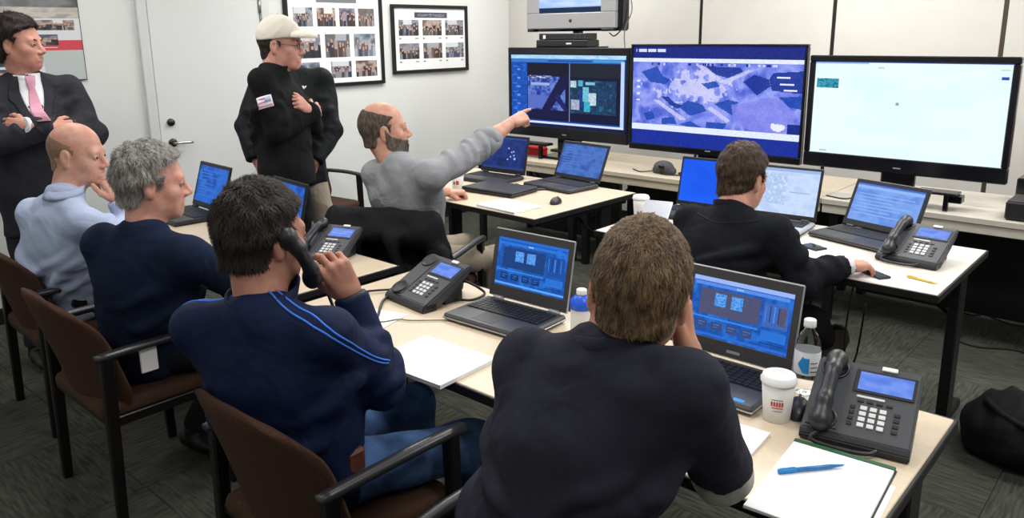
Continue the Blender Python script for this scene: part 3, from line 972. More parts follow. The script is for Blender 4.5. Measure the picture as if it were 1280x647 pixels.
def cv_video(W_=180, H_=104):
    c = Canvas(W_, H_, (16, 76, 178))
    c.rect(0, 0, 1, .05, (180, 222, 250)); c.noise(0, .0, 1, .06, [(190, 226, 250), (150, 200, 240)], 30, 2)
    c.rect(0, .06, 1, .11, (48, 120, 200)); c.rect(.35, .075, .72, .10, (20, 66, 150)); c.rect(.74, .07, .97, .10, (70, 150, 214))
    c.noise(0, .11, .155, .92, [(20, 84, 190), (14, 66, 160), (30, 104, 210)], 7, 3)
    for k in range(6): c.rect(.06, .2 + k * .12, .09, .225 + k * .12, (90, 160, 230)); c.rect(.02, .16 + k * .12, .06, .165 + k * .12, (70, 140, 220))
    c.rect(.155, .12, .955, .90, (6, 10, 46))
    c.rect(.16, .12, .53, .27, (12, 14, 34)); c.rect(.54, .12, .95, .3, (22, 30, 44))
    c.noise(.16, .30, .50, .76, [(16, 34, 116), (44, 72, 170), (110, 134, 208), (30, 56, 150)], 7, 13)
    c.rect(.17, .28, .36, .34, (20, 26, 70)); c.noise(.18, .29, .38, .33, [(30, 44, 110), (210, 220, 250)], 8, 17)
    c.rect(.19, .38, .36, .42, (150, 170, 224))
    c.rect(.16, .56, .34, .74, (84, 106, 190))
    c.poly([(.46, .28), (.54, .28), (.54, .36), (.36, .78), (.28, .78)], (10, 14, 66))
    c.poly([(.44, .52), (.52, .74), (.52, .82), (.40, .58)], (18, 26, 96))
    c.rect(.16, .76, .53, .90, (6, 14, 60)); c.rect(.533, .12, .538, .90, (130, 160, 210))
    c.noise(.545, .34, .92, .78, [(10, 40, 84), (20, 70, 110), (16, 40, 70), (24, 96, 130)], 9, 19)
    for x, y, w, h, k in ((.545, .35, .05, .08, (200, 226, 236)), (.61, .34, .04, .07, (90, 190, 220)), (.67, .36, .08, .03, (130, 210, 230)), (.65, .42, .05, .2, (120, 210, 232)),
                          (.70, .50, .06, .16, (206, 232, 244)), (.55, .60, .07, .13, (180, 190, 220)), (.66, .62, .05, .13, (60, 190, 220)), (.62, .48, .03, .2, (30, 60, 150))):
        c.noise(x, y, x + w, y + h, [k, tuple(v * .8 for v in k), k], 5, int(x * 100))
    c.rect(.55, .80, .95, .9, (6, 12, 52))
    c.rect(.955, .09, .985, .95, (190, 210, 244)); c.rect(0, .92, .985, .955, (210, 224, 250)); c.rect(0, .955, 1, 1, (8, 20, 70)); c.rect(.985, .06, 1, .96, (14, 50, 140))
    c.rect(0, .90, .4, .92, (20, 60, 150))
    return c
def cv_white(W_=120, H_=70):
    c = Canvas(W_, H_, (226, 249, 250))
    c.noise(0, 0, 1, 1, [(222, 247, 249), (234, 250, 250), (226, 249, 250)], 3, 2)
    c.rect(0, 0, 1, .018, (60, 90, 190)); c.rect(0, .018, .3, .03, (160, 190, 236))
    c.noise(.015, .18, .145, .29, [(30, 120, 150), (60, 170, 190), (20, 80, 120)], 10, 6)
    c.rect(.35, .06, .38, .075, (190, 206, 216)); c.rect(.46, .42, .475, .44, (150, 160, 166)); c.rect(.95, .13, .985, .16, (40, 70, 180))
    c.rect(.06, .955, .1, .965, (170, 190, 200)); c.rect(.94, .05, .98, .058, (200, 214, 226))
    return c

# ------------------------------------------------------------------ wide screens
def tv(x0, x1, z0, z1, y, cv, label, bz=.036, bt=.036, bb=.075, foot=.15):
    r = thing('wide_screen_television', label, 'television', ((x0 + x1) / 2, y, .74), 0, 'wide screens on the counter')
    w = (x1 - x0) / 2; a, b = z0 - .74, z1 - .74
    # casing with a recessed screen: four bezel rails and a back shell
    for nm, lo, hi in (('top_bezel', (-w, -.005, b - bt), (w, .04, b)), ('bottom_bezel', (-w, -.005, a), (w, .04, a + bb)),
                       ('side_bezel', (-w, -.005, a + bb), (-w + bz, .04, b - bt)), ('side_bezel', (w - bz, -.005, a + bb), (w, .04, b - bt))):
        box(nm, lo, hi, MT['tv_black'], r, .005)
    box('back_shell', (-w + .01, .012, a + .01), (w - .01, .075, b - .01), MT['tv_black'], r, .02)
    canvas_mesh('screen', cv, (-w + bz - .004, .006, b - bt + .004), (2 * (w - bz) + .008, 0, 0), (0, 0, -(b - a - bt - bb + .008)), MT['screen_tv'], r)
    box('stand_neck', (-.09, .02, .02), (.09, .06, a + .05), MT['tv_black'], r, .008)
    bm = bmesh.new(); add_box(bm, (-foot, -.13, .001), (foot, .13, .02), .008)
    bmobj('stand_foot', bm, MT['tv_black'], r)
    box('logo_mark', (-.02, -.0062, a + .03), (.02, -.0048, a + .036), MT['silver'], r)
    return r
tv(-4.29, -3.14, .885, 1.575, 4.75, cv_video(), 'wide screen showing a blue window with two video feeds', .026, .055, .085)
tv(-3.125, -1.87, .868, 1.602, 4.75, cv_aerial(), 'wide screen showing a blue and white aerial map', .018, .016, .045)
tv(-1.825, -.757, .888, 1.54, 4.68, cv_white(), 'wide screen showing a bright blank white page', .034, .036, .085, .13)

# older silver monitor standing on a pole behind the left screen
def silver_monitor():
    x0, x1 = -4.26, -3.365; y = 4.95
    r = thing('silver_monitor', 'silver framed monitor raised above the leftmost wide screen', 'monitor', ((x0 + x1) / 2, y, .74))
    w = (x1 - x0) / 2; a = 1.715 - .74; h = .62; b = a + h
    bz = .15; bt = .10; bb = .12
    for nm, lo, hi in (('bottom_bezel', (-w, -.01, a), (w - .035, .05, a + bb)), ('top_bezel', (-w, -.01, b - bt), (w - .035, .05, b)),
                       ('side_bezel', (-w, -.01, a + bb), (-w + bz - .02, .05, b - bt)), ('side_bezel', (w - bz - .015, -.01, a + bb), (w - .035, .05, b - bt))):
        box(nm, lo, hi, MT['silver'], r, .006)
    box('case_shell', (-w + .01, .03, a - .02), (w, .14, b), MT['tv_black'], r, .015)
    box('speaker_foot', (-w + .01, -.012, a - .022), (-w + .08, .04, a - .001), MT['tv_black'], r, .004)
    box('speaker_foot', (w - .16, -.012, a - .022), (w - .04, .04, a - .001), MT['tv_black'], r, .004)
    c = Canvas(80, 50, (20, 60, 120))
    c.noise(0, 0, 1, .7, [(30, 60, 120), (90, 120, 180), (20, 40, 100)], 6, 3)
    c.rect(0, .70, 1, .90, (150, 186, 240)); c.noise(0, .72, 1, .88, [(150, 186, 240), (196, 216, 250)], 4, 4); c.rect(0, .9, 1, 1, (10, 40, 70))
    canvas_mesh('screen', c, (-w + bz - .02, -.004, b - bt), (2 * w - 2 * bz + .005, 0, 0), (0, 0, -(h - bt - bb)), MT['screen'], r)
    lathe('power_button', [(0, 0), (.014, 0), (.013, .004), (0, .004)], MT['bezel'], r, 16).matrix_local = Matrix.Translation((0, -.01, a + .06)) @ Matrix.Rotation(PI / 2, 4, 'X')
    box('pole', (-.03, .06, .02), (.03, .12, a + .05), MT['black_metal'], r, .004)
    box('pole_foot', (-.2, -.01, .0), (.2, .24, .02), MT['black_metal'], r, .004)
    box('shelf', (-.27, -.1, a - .145), (.27, .12, a - .135), MT['black_metal'], r)
silver_monitor()
r = thing('set_top_box', 'black electronics box under the raised silver monitor', 'electronics box', (-3.80, 4.84, 1.5805))
box('lower_case', (-.25, -.03, 0), (.25, .12, .05), MT['phone_dark'], r, .005)
box('upper_case', (-.23, -.02, .051), (.23, .12, .10), MT['laptop_black'], r, .005)
box('indicator', (-.185, -.022, .06), (-.16, -.019, .088), MT['white'], r)
box('indicator', (.05, -.032, .018), (.1, -.0295, .03), MT['white'], r)
for q in (.12, .16, .2): box('button', (q, -.0225, .06), (q + .025, -.0195, .085), MT['bezel'], r)
for k, pts in enumerate(([(-3.36, 4.98, 2.05), (-3.30, 4.95, 1.95), (-3.32, 4.95, 1.75), (-3.40, 4.95, 1.66), (-3.46, 4.96, 1.68)],
                         [(-3.34, 5.0, 2.02), (-3.27, 4.97, 1.85), (-3.33, 4.97, 1.7), (-3.33, 4.98, 1.55)],)):
    tag(tube('monitor_cable', smooth_path(pts, 6), .005, MT['grey_cable'] if k else MT['cable'], None, 6), ('black looped cable beside the silver monitor', 'grey cable hanging down beside the silver monitor')[k], 'cable')

# ------------------------------------------------------------------ laptops
def laptop(x, y, rz, w, d, hl, lean, cv, label, body='laptop_grey', rim='laptop_rim', bezel='bezel', z=.74, bez=(.022, .03, .045), brand=False):
    r = thing('laptop', label, 'laptop', (x, y, z), rz, 'open laptops on the desks')
    t = .026
    box('base', (-w / 2, -d, .003), (w / 2, 0, t), MT[body], r, .006)
    box('base_rim', (-w / 2 - .0015, -d - .0015, .008), (w / 2 + .0015, .0, .014), MT[rim], r, .002)
    # keyboard well and keys
    box('keyboard_deck', (-w / 2 + .018, -d * .58, t - .002), (w / 2 - .018, -.022, t + .0008), MT['keys'], r, .0005)
    bm = bmesh.new()
    kw = (w - .044) / 15; kd = (d * .58 - .03) / 6
    for i in range(15):
        for j in range(6):
            if j == 0 and 3 < i < 10:
                continue
            a = -w / 2 + .022 + i * kw; b = -d * .58 + .004 + j * kd
            add_box(bm, (a + .001, b + .001, t), (a + kw - .0015, b + kd - .0015, t + .0035))
    add_box(bm, (-w / 2 + .022 + 4 * kw + .001, -d * .58 + .005, t), (-w / 2 + .022 + 10 * kw - .0015, -d * .58 + .003 + kd, t + .0035))
    tag(bmobj('key_caps', bm, MT['keys'], r), kind='stuff')
    box('touchpad', (-.06, -d + .02, t - .001), (.03, -d * .60, t + .0006), MT['bezel'], r, .0005)
    for s in (-1, 1):
        box('hinge', (s * (w / 2 - .05) - .02, -.012, t - .006), (s * (w / 2 - .05) + .02, .010, t + .008), MT[rim], r, .003)
    if brand: box('palm_sticker', (w / 2 - .06, -d + .012, t), (w / 2 - .03, -d + .028, t + .0006), MT['blue_label'], r)
    # lid
    lid_m = Matrix.Translation((0, .002, t + .002)) @ Matrix.Rotation(-lean, 4, 'X')
    ld = box('lid', (-w / 2, 0, 0), (w / 2, .010, hl), MT[rim], r, .004, lid_m)
    sb, st, sm = bez
    for nm, lo, hi in (('bezel', (-w / 2 + .003, -.0022, .004), (w / 2 - .003, .001, sm)), ('bezel', (-w / 2 + .003, -.0022, hl - st), (w / 2 - .003, .001, hl - .003)),
                       ('bezel', (-w / 2 + .003, -.0022, sm), (-w / 2 + sb, .001, hl - st)), ('bezel', (w / 2 - sb, -.0022, sm), (w / 2 - .003, .001, hl - st))):
        box(nm, lo, hi, MT[bezel], ld, .0008, lid_m)
    o = np.array(lid_m @ Vector((-w / 2 + sb, -.0012, hl - st)))
    ux = np.array((w - 2 * sb, 0, 0)); uz = np.array(lid_m.to_3x3() @ Vector((0, 0, -(hl - st - sm))))
    canvas_mesh('screen', cv, o, ux, uz, MT['screen'], ld)
    if brand: box('logo_mark', (-.02, -.0028, .016), (.02, -.0021, .024), MT['laptop_rim'], ld, 0, lid_m)
    return r
laptop(-1.688, 1.945, 0.045, .345, .235, .245, .20, cv_app_blue(), 'grey laptop with deep blue screen beside the telephone without handset', brand=False)
laptop(-.928, 1.965, 0.0, .345, .24, .25, .20, cv_app_blue(dark=True), 'grey laptop with lighter blue screen in front of the foreground man', brand=True)
laptop(-1.10, 3.765, -.28, .37, .25, .235, .42, cv_excel(), 'dark laptop with pale blue screen beside the desk telephone', 'laptop_black', 'laptop_grey', 'bezel_dark', bez=(.018, .02, .03))
laptop(-1.56, 3.74, .08, .36, .25, .262, .30, cv_map_pale(), 'silver laptop with a bright pale map screen before the man in the black jacket', 'laptop_silver', 'laptop_black', 'bezel_dark', bez=(.012, .014, .022))
c_ = Canvas(40, 26, (6, 84, 232)); c_.noise(0, 0, 1, 1, [(4, 80, 226), (10, 92, 240)], 3, 2)
laptop(-1.95, 3.72, .06, .36, .25, .262, .24, c_, 'laptop with plain vivid blue screen behind the shoulder of the man in the black jacket', 'laptop_black', 'laptop_black', 'bezel_dark', bez=(.012, .014, .022))
laptop(-3.53, 3.83, .05, .385, .26, .255, .22, cv_desktop(), 'dark laptop showing a navy desktop under the pointing arm', 'laptop_black', 'laptop_black', 'bezel_dark', bez=(.014, .016, .03))
laptop(-2.985, 3.93, -.10, .40, .27, .25, .42, cv_plain([(50, 90, 170), (70, 112, 190), (44, 80, 160)], 3), 'dark laptop with slate blue screen at the end of the pointing man\'s desk', 'laptop_black', 'laptop_black', 'bezel_dark', bez=(.016, .02, .03))
laptop(-4.03, 1.99, -.05, .37, .25, .25, .30, cv_plain([(24, 84, 176), (36, 104, 200), (20, 72, 160)], 4), 'dark laptop with blue screen beside the grey haired man', 'laptop_black', 'laptop_black', 'bezel_dark', bez=(.016, .02, .03))
laptop(-3.27, 1.98, -.1, .35, .24, .25, .24, cv_plain([(24, 84, 186), (36, 104, 204), (20, 72, 170)], 6), 'laptop with blue screen partly hidden behind the head of the man on the telephone', 'laptop_black', 'laptop_black', 'bezel_dark', bez=(.016, .02, .03))
def closed_laptop():
    r = thing('closed_laptop', 'closed dark laptop lying flat before the navy desktop screen', 'laptop', (-3.205, 3.455, .74), .06)
    box('base', (-.20, -.13, .004), (.20, .13, .020), MT['laptop_black'], r, .005)
    box('lid', (-.20, -.13, .0205), (.20, .13, .032), MT['laptop_black'], r, .005)
    for sx in (-.17, .17):
        for sy in (-.1, .1): box('rubber_foot', (sx - .01, sy - .01, 0), (sx + .01, sy + .01, .0042), MT['keys'], r)
closed_laptop()

# ------------------------------------------------------------------ desk telephones
def handset_prims(L=.195):
    return [('seg', (0, 0, .016), (0, L * .25, .028), .019, .017), ('seg', (0, L * .25, .028), (0, L * .75, .028), .017, .017), ('seg', (0, L * .75, .028), (0, L, .016), .017, .019),
            ('ell', (0, .004, .010), (.026, .030, .020)), ('ell', (0, L - .004, .010), (.026, .030, .020))]
def desk_phone(x, y, rz, label, handset=True, sc=1.0, cord=True):
    r = thing('desk_telephone', label, 'telephone', (x, y, .74), rz, 'charcoal desk telephones')
    r.scale = (sc, sc, sc)
    w = .118; a = math.radians(27)
    t = Vector((0, math.cos(a), math.sin(a))); n_ = Vector((0, -math.sin(a), math.cos(a)))
    L = .225
    # wedge body
    top = [(0, .006), (.0, .028), (L * math.cos(a), .028 + L * math.sin(a)), (L * math.cos(a) + .02, .02 + L * math.sin(a)), (L * math.cos(a) - .005, .015 + L * .82 * math.sin(a)), (.06, .006)]
    prism('body', top, 0, -w, w, MT['phone'], r, .005)
    prism('stand', [(.10, 0), (.10, .045), (.17, .09), (.185, .09), (.185, 0)], 0, -w * .8, w * .8, MT['phone_dark'], r, .004)
    prism('front_lip', [(0, 0), (-.012, .004), (-.012, .018), (0, .03), (.05, .03), (.05, 0)], 0, -w, w, MT['phone_dark'], r, .003)
    Ms = Matrix(((1, 0, 0, 0), (0, t.y, n_.y, 0), (0, t.z, n_.z, .028), (0, 0, 0, 1)))
    def slab(nm, lo, hi, m, par=r, bev=.0015): return box(nm, lo, hi, m, par, bev, Ms)
    # cradle on the left
    slab('cradle', (-w + .008, .012, -.002), (-w + .078, L - .012, .004), MT['phone'])
    for yy in (.035, L - .035):
        lathe('cradle_cup', [(.0, .001), (.022, .001), (.028, .006), (.032, .006), (.033, 0)], MT['phone_dark'], r, 20).matrix_local = Ms @ Matrix.Translation((-w + .043, yy, .003))
    sx0 = -w + .095
    slab('screen_bezel', (sx0 - .004, L * .60, 0), (w - .01, L - .018, .003), MT['phone_dark'])
    c = Canvas(24, 14, (92, 128, 222)); c.noise(0, 0, 1, 1, [(84, 120, 216), (112, 146, 232)], 4, 5)
    if sc < 1: c.rect(.1, .3, .9, .36, (150, 176, 236)); c.rect(.1, .5, .7, .56, (150, 176, 236))
    o = Ms @ Vector((sx0 + .006, L - .026, .0036))
    canvas_mesh('display', c, np.array(o), (w - .022 - sx0, 0, 0), np.array(t * -(L * .40 - .034)), MT['screen'], r)
    slab('label_strip', (sx0 + .008, L * .535, 0), (sx0 + .07, L * .565, .002), MT['white_key'])
    bm = bmesh.new()
    for i in range(3):
        for j in range(4):
            add_box(bm, (sx0 + .022 + i * .021, .034 + j * .0165, 0), (sx0 + .037 + i * .021, .046 + j * .0165, .004), .001, Ms)
    bmobj('keypad', bm, MT['white_key'], r)
    bm = bmesh.new()
    for j in range(4):
        add_box(bm, (sx0 + .0, .034 + j * .0165, 0), (sx0 + .011, .044 + j * .0165, .003), .001, Ms)
        add_box(bm, (sx0 + .095, .034 + j * .0165, 0), (sx0 + .108, .044 + j * .0165, .003), .001, Ms)
    for j in range(4): add_box(bm, (sx0 + .012 + j * .021, .106, 0), (sx0 + .026 + j * .021, .113, .003), .001, Ms)
    bmobj('function_keys', bm, MT['phone_dark'], r)
    slab('message_lamp', (sx0 + .05, L - .012, 0), (sx0 + .085, L + .001, .006), MT['white'])
    if handset:
        sdf_obj('handset', handset_prims(), MT['phone_dark'], r, .005, .014, Ms @ Matrix.Translation((-w + .043, .016, .006)))
        pts = [(-w + .043, -.006, .03), (-w + .03, -.022, .012), (-w + .09, -.03, .008), (-w + .15, -.026, .01), (-w + .17, -.012, .016)]
        tube('coiled_cord', smooth_path(pts, 6), .0055, MT['phone_dark'], r, 6)
    return r
desk_phone(-.513, 1.735, .17, 'charcoal desk telephone with handset at the right end of the nearest desk')
desk_phone(-2.055, 1.715, -.10, 'charcoal desk telephone with its handset lifted off', False)
desk_phone(-.86, 3.37, -.08, 'charcoal desk telephone in front of the wide white screen', True, 1.02)
desk_phone(-2.76, 1.82, .35, 'desk telephone at the right end of the desk of the men on the left', True, .95)

# ------------------------------------------------------------------ small things on the desks
def sheet(name, x, y, w, d, rz, label, t=.003, cat='paper', z=.74, m='paper', layers=1):
    r = thing(name, label, cat, (x, y, z), rz)
    for k in range(layers):
        q = rng.normal(0, .02) if k else 0
        mt_ = Matrix.Rotation(q, 4, 'Z')
        box('sheet', (-w / 2, -d / 2, k * t + .0004), (w / 2, d / 2, (k + 1) * t), MT[m], r, 0, mt_)
    return r
sheet('paper_pad', -1.615, 1.44, .29, .235, 0.05, 'white paper pad overhanging the desk edge beside the foreground man', .006, 'paper', layers=2)
sheet('loose_papers', -2.06, 1.55, .216, .16, .25, 'loose white papers before the telephone without handset', .0015, layers=2)
# tablet pad with green binding
def legal_pad():
    r = thing('writing_pad', 'white writing pad with green binding below the nearest telephone', 'notepad', (-.505, 1.53, .74), .08)
    box('page_block', (-.108, -.165, .0006), (.108, .15, .008), MT['paper'], r, .001)
    box('binding', (-.109, .15, .0004), (.109, .165, .0095), MT['green'], r, .001)
    box('backing_card', (-.109, -.166, 0), (.112, .165, .0008), MT['bezel'], r)
legal_pad()
sheet('loose_sheet', -.43, 1.505, .10, .26, .08, 'white sheet under the writing pad at the desk corner', .0006)
def pen(x, y, z, rz, label, m, L=.14, name='ballpoint_pen'):
    r = thing(name, label, 'pen', (x, y, z), rz)
    def lay(nm, prof, mm):
        o = lathe(nm, prof, mm, r, 12); o.matrix_local = Matrix.Translation((0, 0, .0055)) @ Matrix.Rotation(PI / 2, 4, 'Y')
    lay('barrel', [(.001, 0), (.0048, .0), (.0048, L * .72), (.0046, L * .78)], m)
    lay('tip', [(.0046, L * .78), (.0022, L * .97), (.0006, L)], m)
    lay('cap_end', [(.0052, -.004), (.0055, 0), (.0055, .035), (.0048, .036)], MT['blue_label'] if m is MT['blue_pen'] else m)
    box('clip', (.0, -.0015, .010), (.035, .0015, .0125), m, r)
pen(-.591, 1.515, .7486, .88, 'blue ballpoint pen lying on the writing pad', MT['blue_pen'], .15)
pen(-.80, 3.19, .7405, -.25, 'yellow pencil lying in front of the far desk telephone', MT['yellow'], .12, 'pencil')
sheet('note_book', -.745, 1.565, .14, .205, .07, 'open white note pad under the elbow of the foreground man', .004, 'notepad', layers=2)

def cup(x, y, label, red=True, h=.105, rz=0):
    r = thing('paper_cup', label, 'cup', (x, y, .74), rz)
    lathe('cup_body', [(.0, .001), (.031, 0), (.032, .003), (.0405, h), (.039, h)], MT['paper_cup'], r, 32)
    lathe('lid', [(.0435, h - .004), (.044, h + .003), (.041, h + .006), (.039, h + .014), (.036, h + .015), (.034, h + .008), (.0, h + .008)], MT['white'], r, 32, cap=False)
    def wrap(nm, z0, z1, a0, a1, m):
        n = 10; Vs = []; Fs = []
        for k in range(n + 1):
            a = a0 + (a1 - a0) * k / n
            for z in (z0, z1):
                q = .0327 + .008 * z / h + .0006
                Vs.append((q * math.cos(a), q * math.sin(a), z))
        for k in range(n): Fs.append((2 * k, 2 * k + 2, 2 * k + 3, 2 * k + 1))
        meshobj(nm, Vs, Fs, m, r, True)
    a = -1.15
    if red:
        for k in range(5): wrap('printed_letter', .048, .060, a - .45 + k * .17, a - .45 + k * .17 + .12, MT['red_print'])
        wrap('printed_line', .042, .0445, a - .4, a + .35, MT['red_print']); wrap('printed_line', .034, .0355, a - .3, a + .3, MT['bezel']); wrap('printed_line', .064, .066, a - .42, a + .3, MT['bezel'])
    else:
        wrap('printed_block', .03, .055, a + .1, a + .6, MT['red_print']); wrap('printed_block', .03, .05, a - .4, a - .05, MT['green_print'])
cup(-.708, 1.765, 'white lidded paper cup with red print beside the nearest telephone')
cup(-2.13, 3.36, 'white paper cup with red and green print at the end of the pale desk', False, .115)
cup(-3.475, 3.36, 'white foam cup by the resting hand of the pointing man', False, .09)
def bottle(x, y, label, z=.74, blue=False):
    r = thing('water_bottle', label, 'bottle', (x, y, z))
    prof = [(.0, .004), (.022, 0), (.031, .004), (.0325, .012), (.031, .02), (.0325, .028), (.031, .036), (.0325, .046), (.0325, .118), (.0315, .124), (.0325, .132), (.030, .146), (.022, .165), (.0135, .176), (.0125, .184), (.0125, .19)]
    lathe('bottle_body', prof, MT['pet'] if not blue else MT['white'], r, 32)
    if not blue:
        lathe('label_wrap', [(.0329, .060), (.0332, .061), (.0332, .122), (.0329, .123)], MT['label'], r, 32, cap=False)
        def wrap(nm, pts, m):
            fine = []
            for (a, p0, p1), (b, q0, q1) in zip(pts, pts[1:]):
                for t in (0, .25, .5, .75): fine.append((a + (b - a) * t, p0 + (q0 - p0) * t, p1 + (q1 - p1) * t))
            fine.append(pts[-1])
            Vs = []; Fs = []
            for k, (a, z0, z1) in enumerate(fine):
                for zz in (z0, z1): Vs.append((.0337 * math.cos(a), .0337 * math.sin(a), zz))
            for k in range(len(fine) - 1): Fs.append((2 * k, 2 * k + 2, 2 * k + 3, 2 * k + 1))
            meshobj(nm, Vs, Fs, m, r, True)
        wrap('label_arrow', [(-1.95, .088, .089), (-1.55, .068, .112), (-1.45, .066, .108), (-1.05, .066, .108)], MT['blue_label'])
        for k in range(3): wrap('label_line', [(-.95, .07 + k * .012, .0725 + k * .012), (-.6, .07 + k * .012, .0725 + k * .012), (-.35, .07 + k * .012, .0725 + k * .012)], MT['bezel'])
    lathe('cap', [(.0, .186), (.0155, .186), (.0158, .19), (.0155, .204), (.014, .206), (0, .206)], MT['white'], r, 24)
    if blue: lathe('blue_sleeve', [(.0335, .135), (.0345, .137), (.034, .165), (.02, .183), (.017, .186)], MT['blue_cap'], r, 24, cap=False)
    return r
bottle(-.712, 1.955, 'clear plastic water bottle with a blue and white label beside the nearest telephone')
b_ = bottle(-1.37, 1.84, 'white and blue drink bottle between the two nearest laptops', blue=True); b_.scale = (1.05, 1.05, .86)
b_ = bottle(-3.775, 3.62, 'blue capped bottle behind the resting hand of the pointing man', blue=True); b_.scale = (1, 1, .75)
def mouse(x, y, rz, label, m='phone_dark'):
    r = thing('computer_mouse', label, 'mouse', (x, y, .74), rz)
    sdf_obj('shell', [('ell', (0, 0, .004), (.031, .055, .034)), ('plane', (0, 0, .0005), (0, 0, -1))], MT[m], r, .004, .004)
    box('wheel', (-.003, .022, .030), (.003, .036, .0365), MT['bezel'], r, .001)
mouse(-.678, 1.828, .3, 'black computer mouse between the cup and the nearest telephone')
mouse(-2.72, 3.40, .3, 'black computer mouse at the end of the pointing man\'s desk')
def mobile(x, y, rz, label, L=.11, w=.055, name='mobile_phone'):
    r = thing(name, label, 'mobile phone', (x, y, .74), rz)
    box('case', (-w / 2, -L / 2, .0005), (w / 2, L / 2, .011), MT['phone_dark'], r, .004, None, 2)
    box('display', (-w / 2 + .005, -L / 2 + .03, .0108), (w / 2 - .005, L / 2 - .012, .0118), MT['glass_dark'], r)
    bm = bmesh.new()
    for i in range(4):
        for j in range(2): add_box(bm, (-w / 2 + .007 + i * .0115, -L / 2 + .006 + j * .011, .0108), (-w / 2 + .015 + i * .0115, -L / 2 + .014 + j * .011, .0124))
    bmobj('button_row', bm, MT['bezel'], r)
mobile(-.905, 3.14, 1.0, 'dark mobile phone lying near the corner of the pale desk')
mobile(-1.245, 3.38, 1.15, 'black mobile phone on the papers before the silver laptop', .1, .07)
mobile(-3.22, 3.64, 1.3, 'small black mobile phone between the two laptops on the pointing man\'s desk')
mobile(-3.06, 3.66, 1.0, 'black pocket device beside the slate blue laptop', .09, .06, 'pocket_device')
sheet('desk_papers', -1.33, 3.33, .33, .22, .03, 'white papers before the silver laptop', .0012, layers=2)
sheet('corner_paper', -.80, 3.15, .28, .20, -.05, 'white sheet at the near corner of the pale desk', .0008)
sheet('paper_stack', -2.86, 3.16, .30, .22, -.06, 'stack of white papers at the near edge of the pointing man\'s desk', .004, layers=3)
sheet('white_pad', -3.24, 3.66, .2, .12, .1, 'white note sheet under the small mobile phones', .0008)
sheet('blank_papers', -3.10, 1.58, .28, .30, .1, 'white papers on the desk beside the grey haired man', .001, layers=2)
sheet('folder_strip', -3.02, 1.50, .16, .035, .35, 'dark grey folder strip lying on white papers', .004, 'folder', .743, 'bezel')
r = thing('tablet_stand', 'small tilted grey tablet at the left end of the pale desk', 'tablet', (-1.97, 3.18, .74), .25)
box('slab', (-.07, 0, 0), (.07, .01, .19), MT['laptop_silver'], r, .003, Matrix.Translation((0, .02, .003)) @ Matrix.Rotation(-.9, 4, 'X'))
prism('wedge', [(.03, 0), (.15, .1), (.15, 0)], 0, -.05, .05, MT['laptop_silver'], r)

# things on the counter
r = thing('set_top_box', 'flat black electronics box at the right end of the counter', 'electronics box', (-.56, 4.62, .74), 0)
box('case', (-.16, -.11, .006), (.24, .12, .095), MT['laptop_black'], r, .006)
box('top_plate', (-.155, -.105, .095), (.235, .115, .099), MT['bezel_dark'], r, .002)
for sx in (-.14, .22):
    for sy in (-.09, .1): box('foot', (sx - .012, sy - .012, 0), (sx + .012, sy + .012, .007), MT['keys'], r)
r = thing('small_stand', 'small black table stand under the wide white screen', 'stand', (-1.045, 4.57, .74), 0)
box('plate', (-.10, -.045, .085), (.10, .06, .10), MT['tv_black'], r, .004)
for sx in (-.06, .05): box('leg', (sx - .012, -.04, 0), (sx + .012, -.016, .086), MT['tv_black'], r, .002)
box('box_on_plate', (.06, -.02, .045), (.12, .05, .085), MT['tv_black'], r, .004)
r = thing('small_stand', 'small black table stand under the video feed screen', 'stand', (-3.93, 4.62, .74), 0)
box('plate', (-.16, -.04, .10), (.16, .06, .12), MT['tv_black'], r, .004)
for sx in (-.10, .10): box('leg', (sx - .014, -.035, 0), (sx + .014, -.007, .101), MT['tv_black'], r, .002)
r = thing('red_case', 'small red case behind the black stand on the counter', 'case', (-4.0, 4.74, .74), .1)
box('shell', (-.1, -.03, 0), (.1, .03, .07), MT['red'], r, .01); box('lid_line', (-.101, -.031, .045), (.101, .031, .05), MT['bezel'], r)
r = thing('conference_camera', 'small grey camera device on the counter below the map screen', 'camera', (-2.755, 4.62, .74), .2)
sdf_obj('body', [('ell', (0, 0, .045), (.07, .05, .045)), ('seg', (-.05, 0, .02), (.06, 0, .02), .03), ('plane', (0, 0, .001), (0, 0, -1))], MT['bag_grey'], r, .006, .01)
lathe('lens', [(0, 0), (.022, 0), (.02, .012), (0, .012)], MT['glass_dark'], r, 16).matrix_local = Matrix.Translation((0, -.045, .05)) @ Matrix.Rotation(PI / 2, 4, 'X')
r = thing('power_strip', 'black power strip with plugs on the counter behind the bright pale laptop', 'power strip', (-1.95, 4.63, .74), -.05)
box('strip', (-.17, -.025, 0), (.17, .025, .03), MT['tv_black'], r, .004)
for q in (-.12, -.05, .03, .1): box('plug', (q - .017, -.018, .03), (q + .017, .018, .065), MT['bezel'], r, .004)
r = thing('brown_bag', 'brown leather bag with a pale blue panel at the right edge behind the white screen', 'bag', (-.60, 5.08, .74), 0)
sdf_obj('body', [('box', (0, 0, .30), (.11, .06, .17), .05), ('ell', (-.02, 0, .42), (.08, .05, .08))], MT['leather'], r, .01, .02)
box('panel', (-.02, -.075, .30), (.1, -.058, .46), MT['paleblue'], r, .008)
box('dark_base', (-.16, -.08, .0), (.16, .08, .14), MT['tv_black'], r, .006)

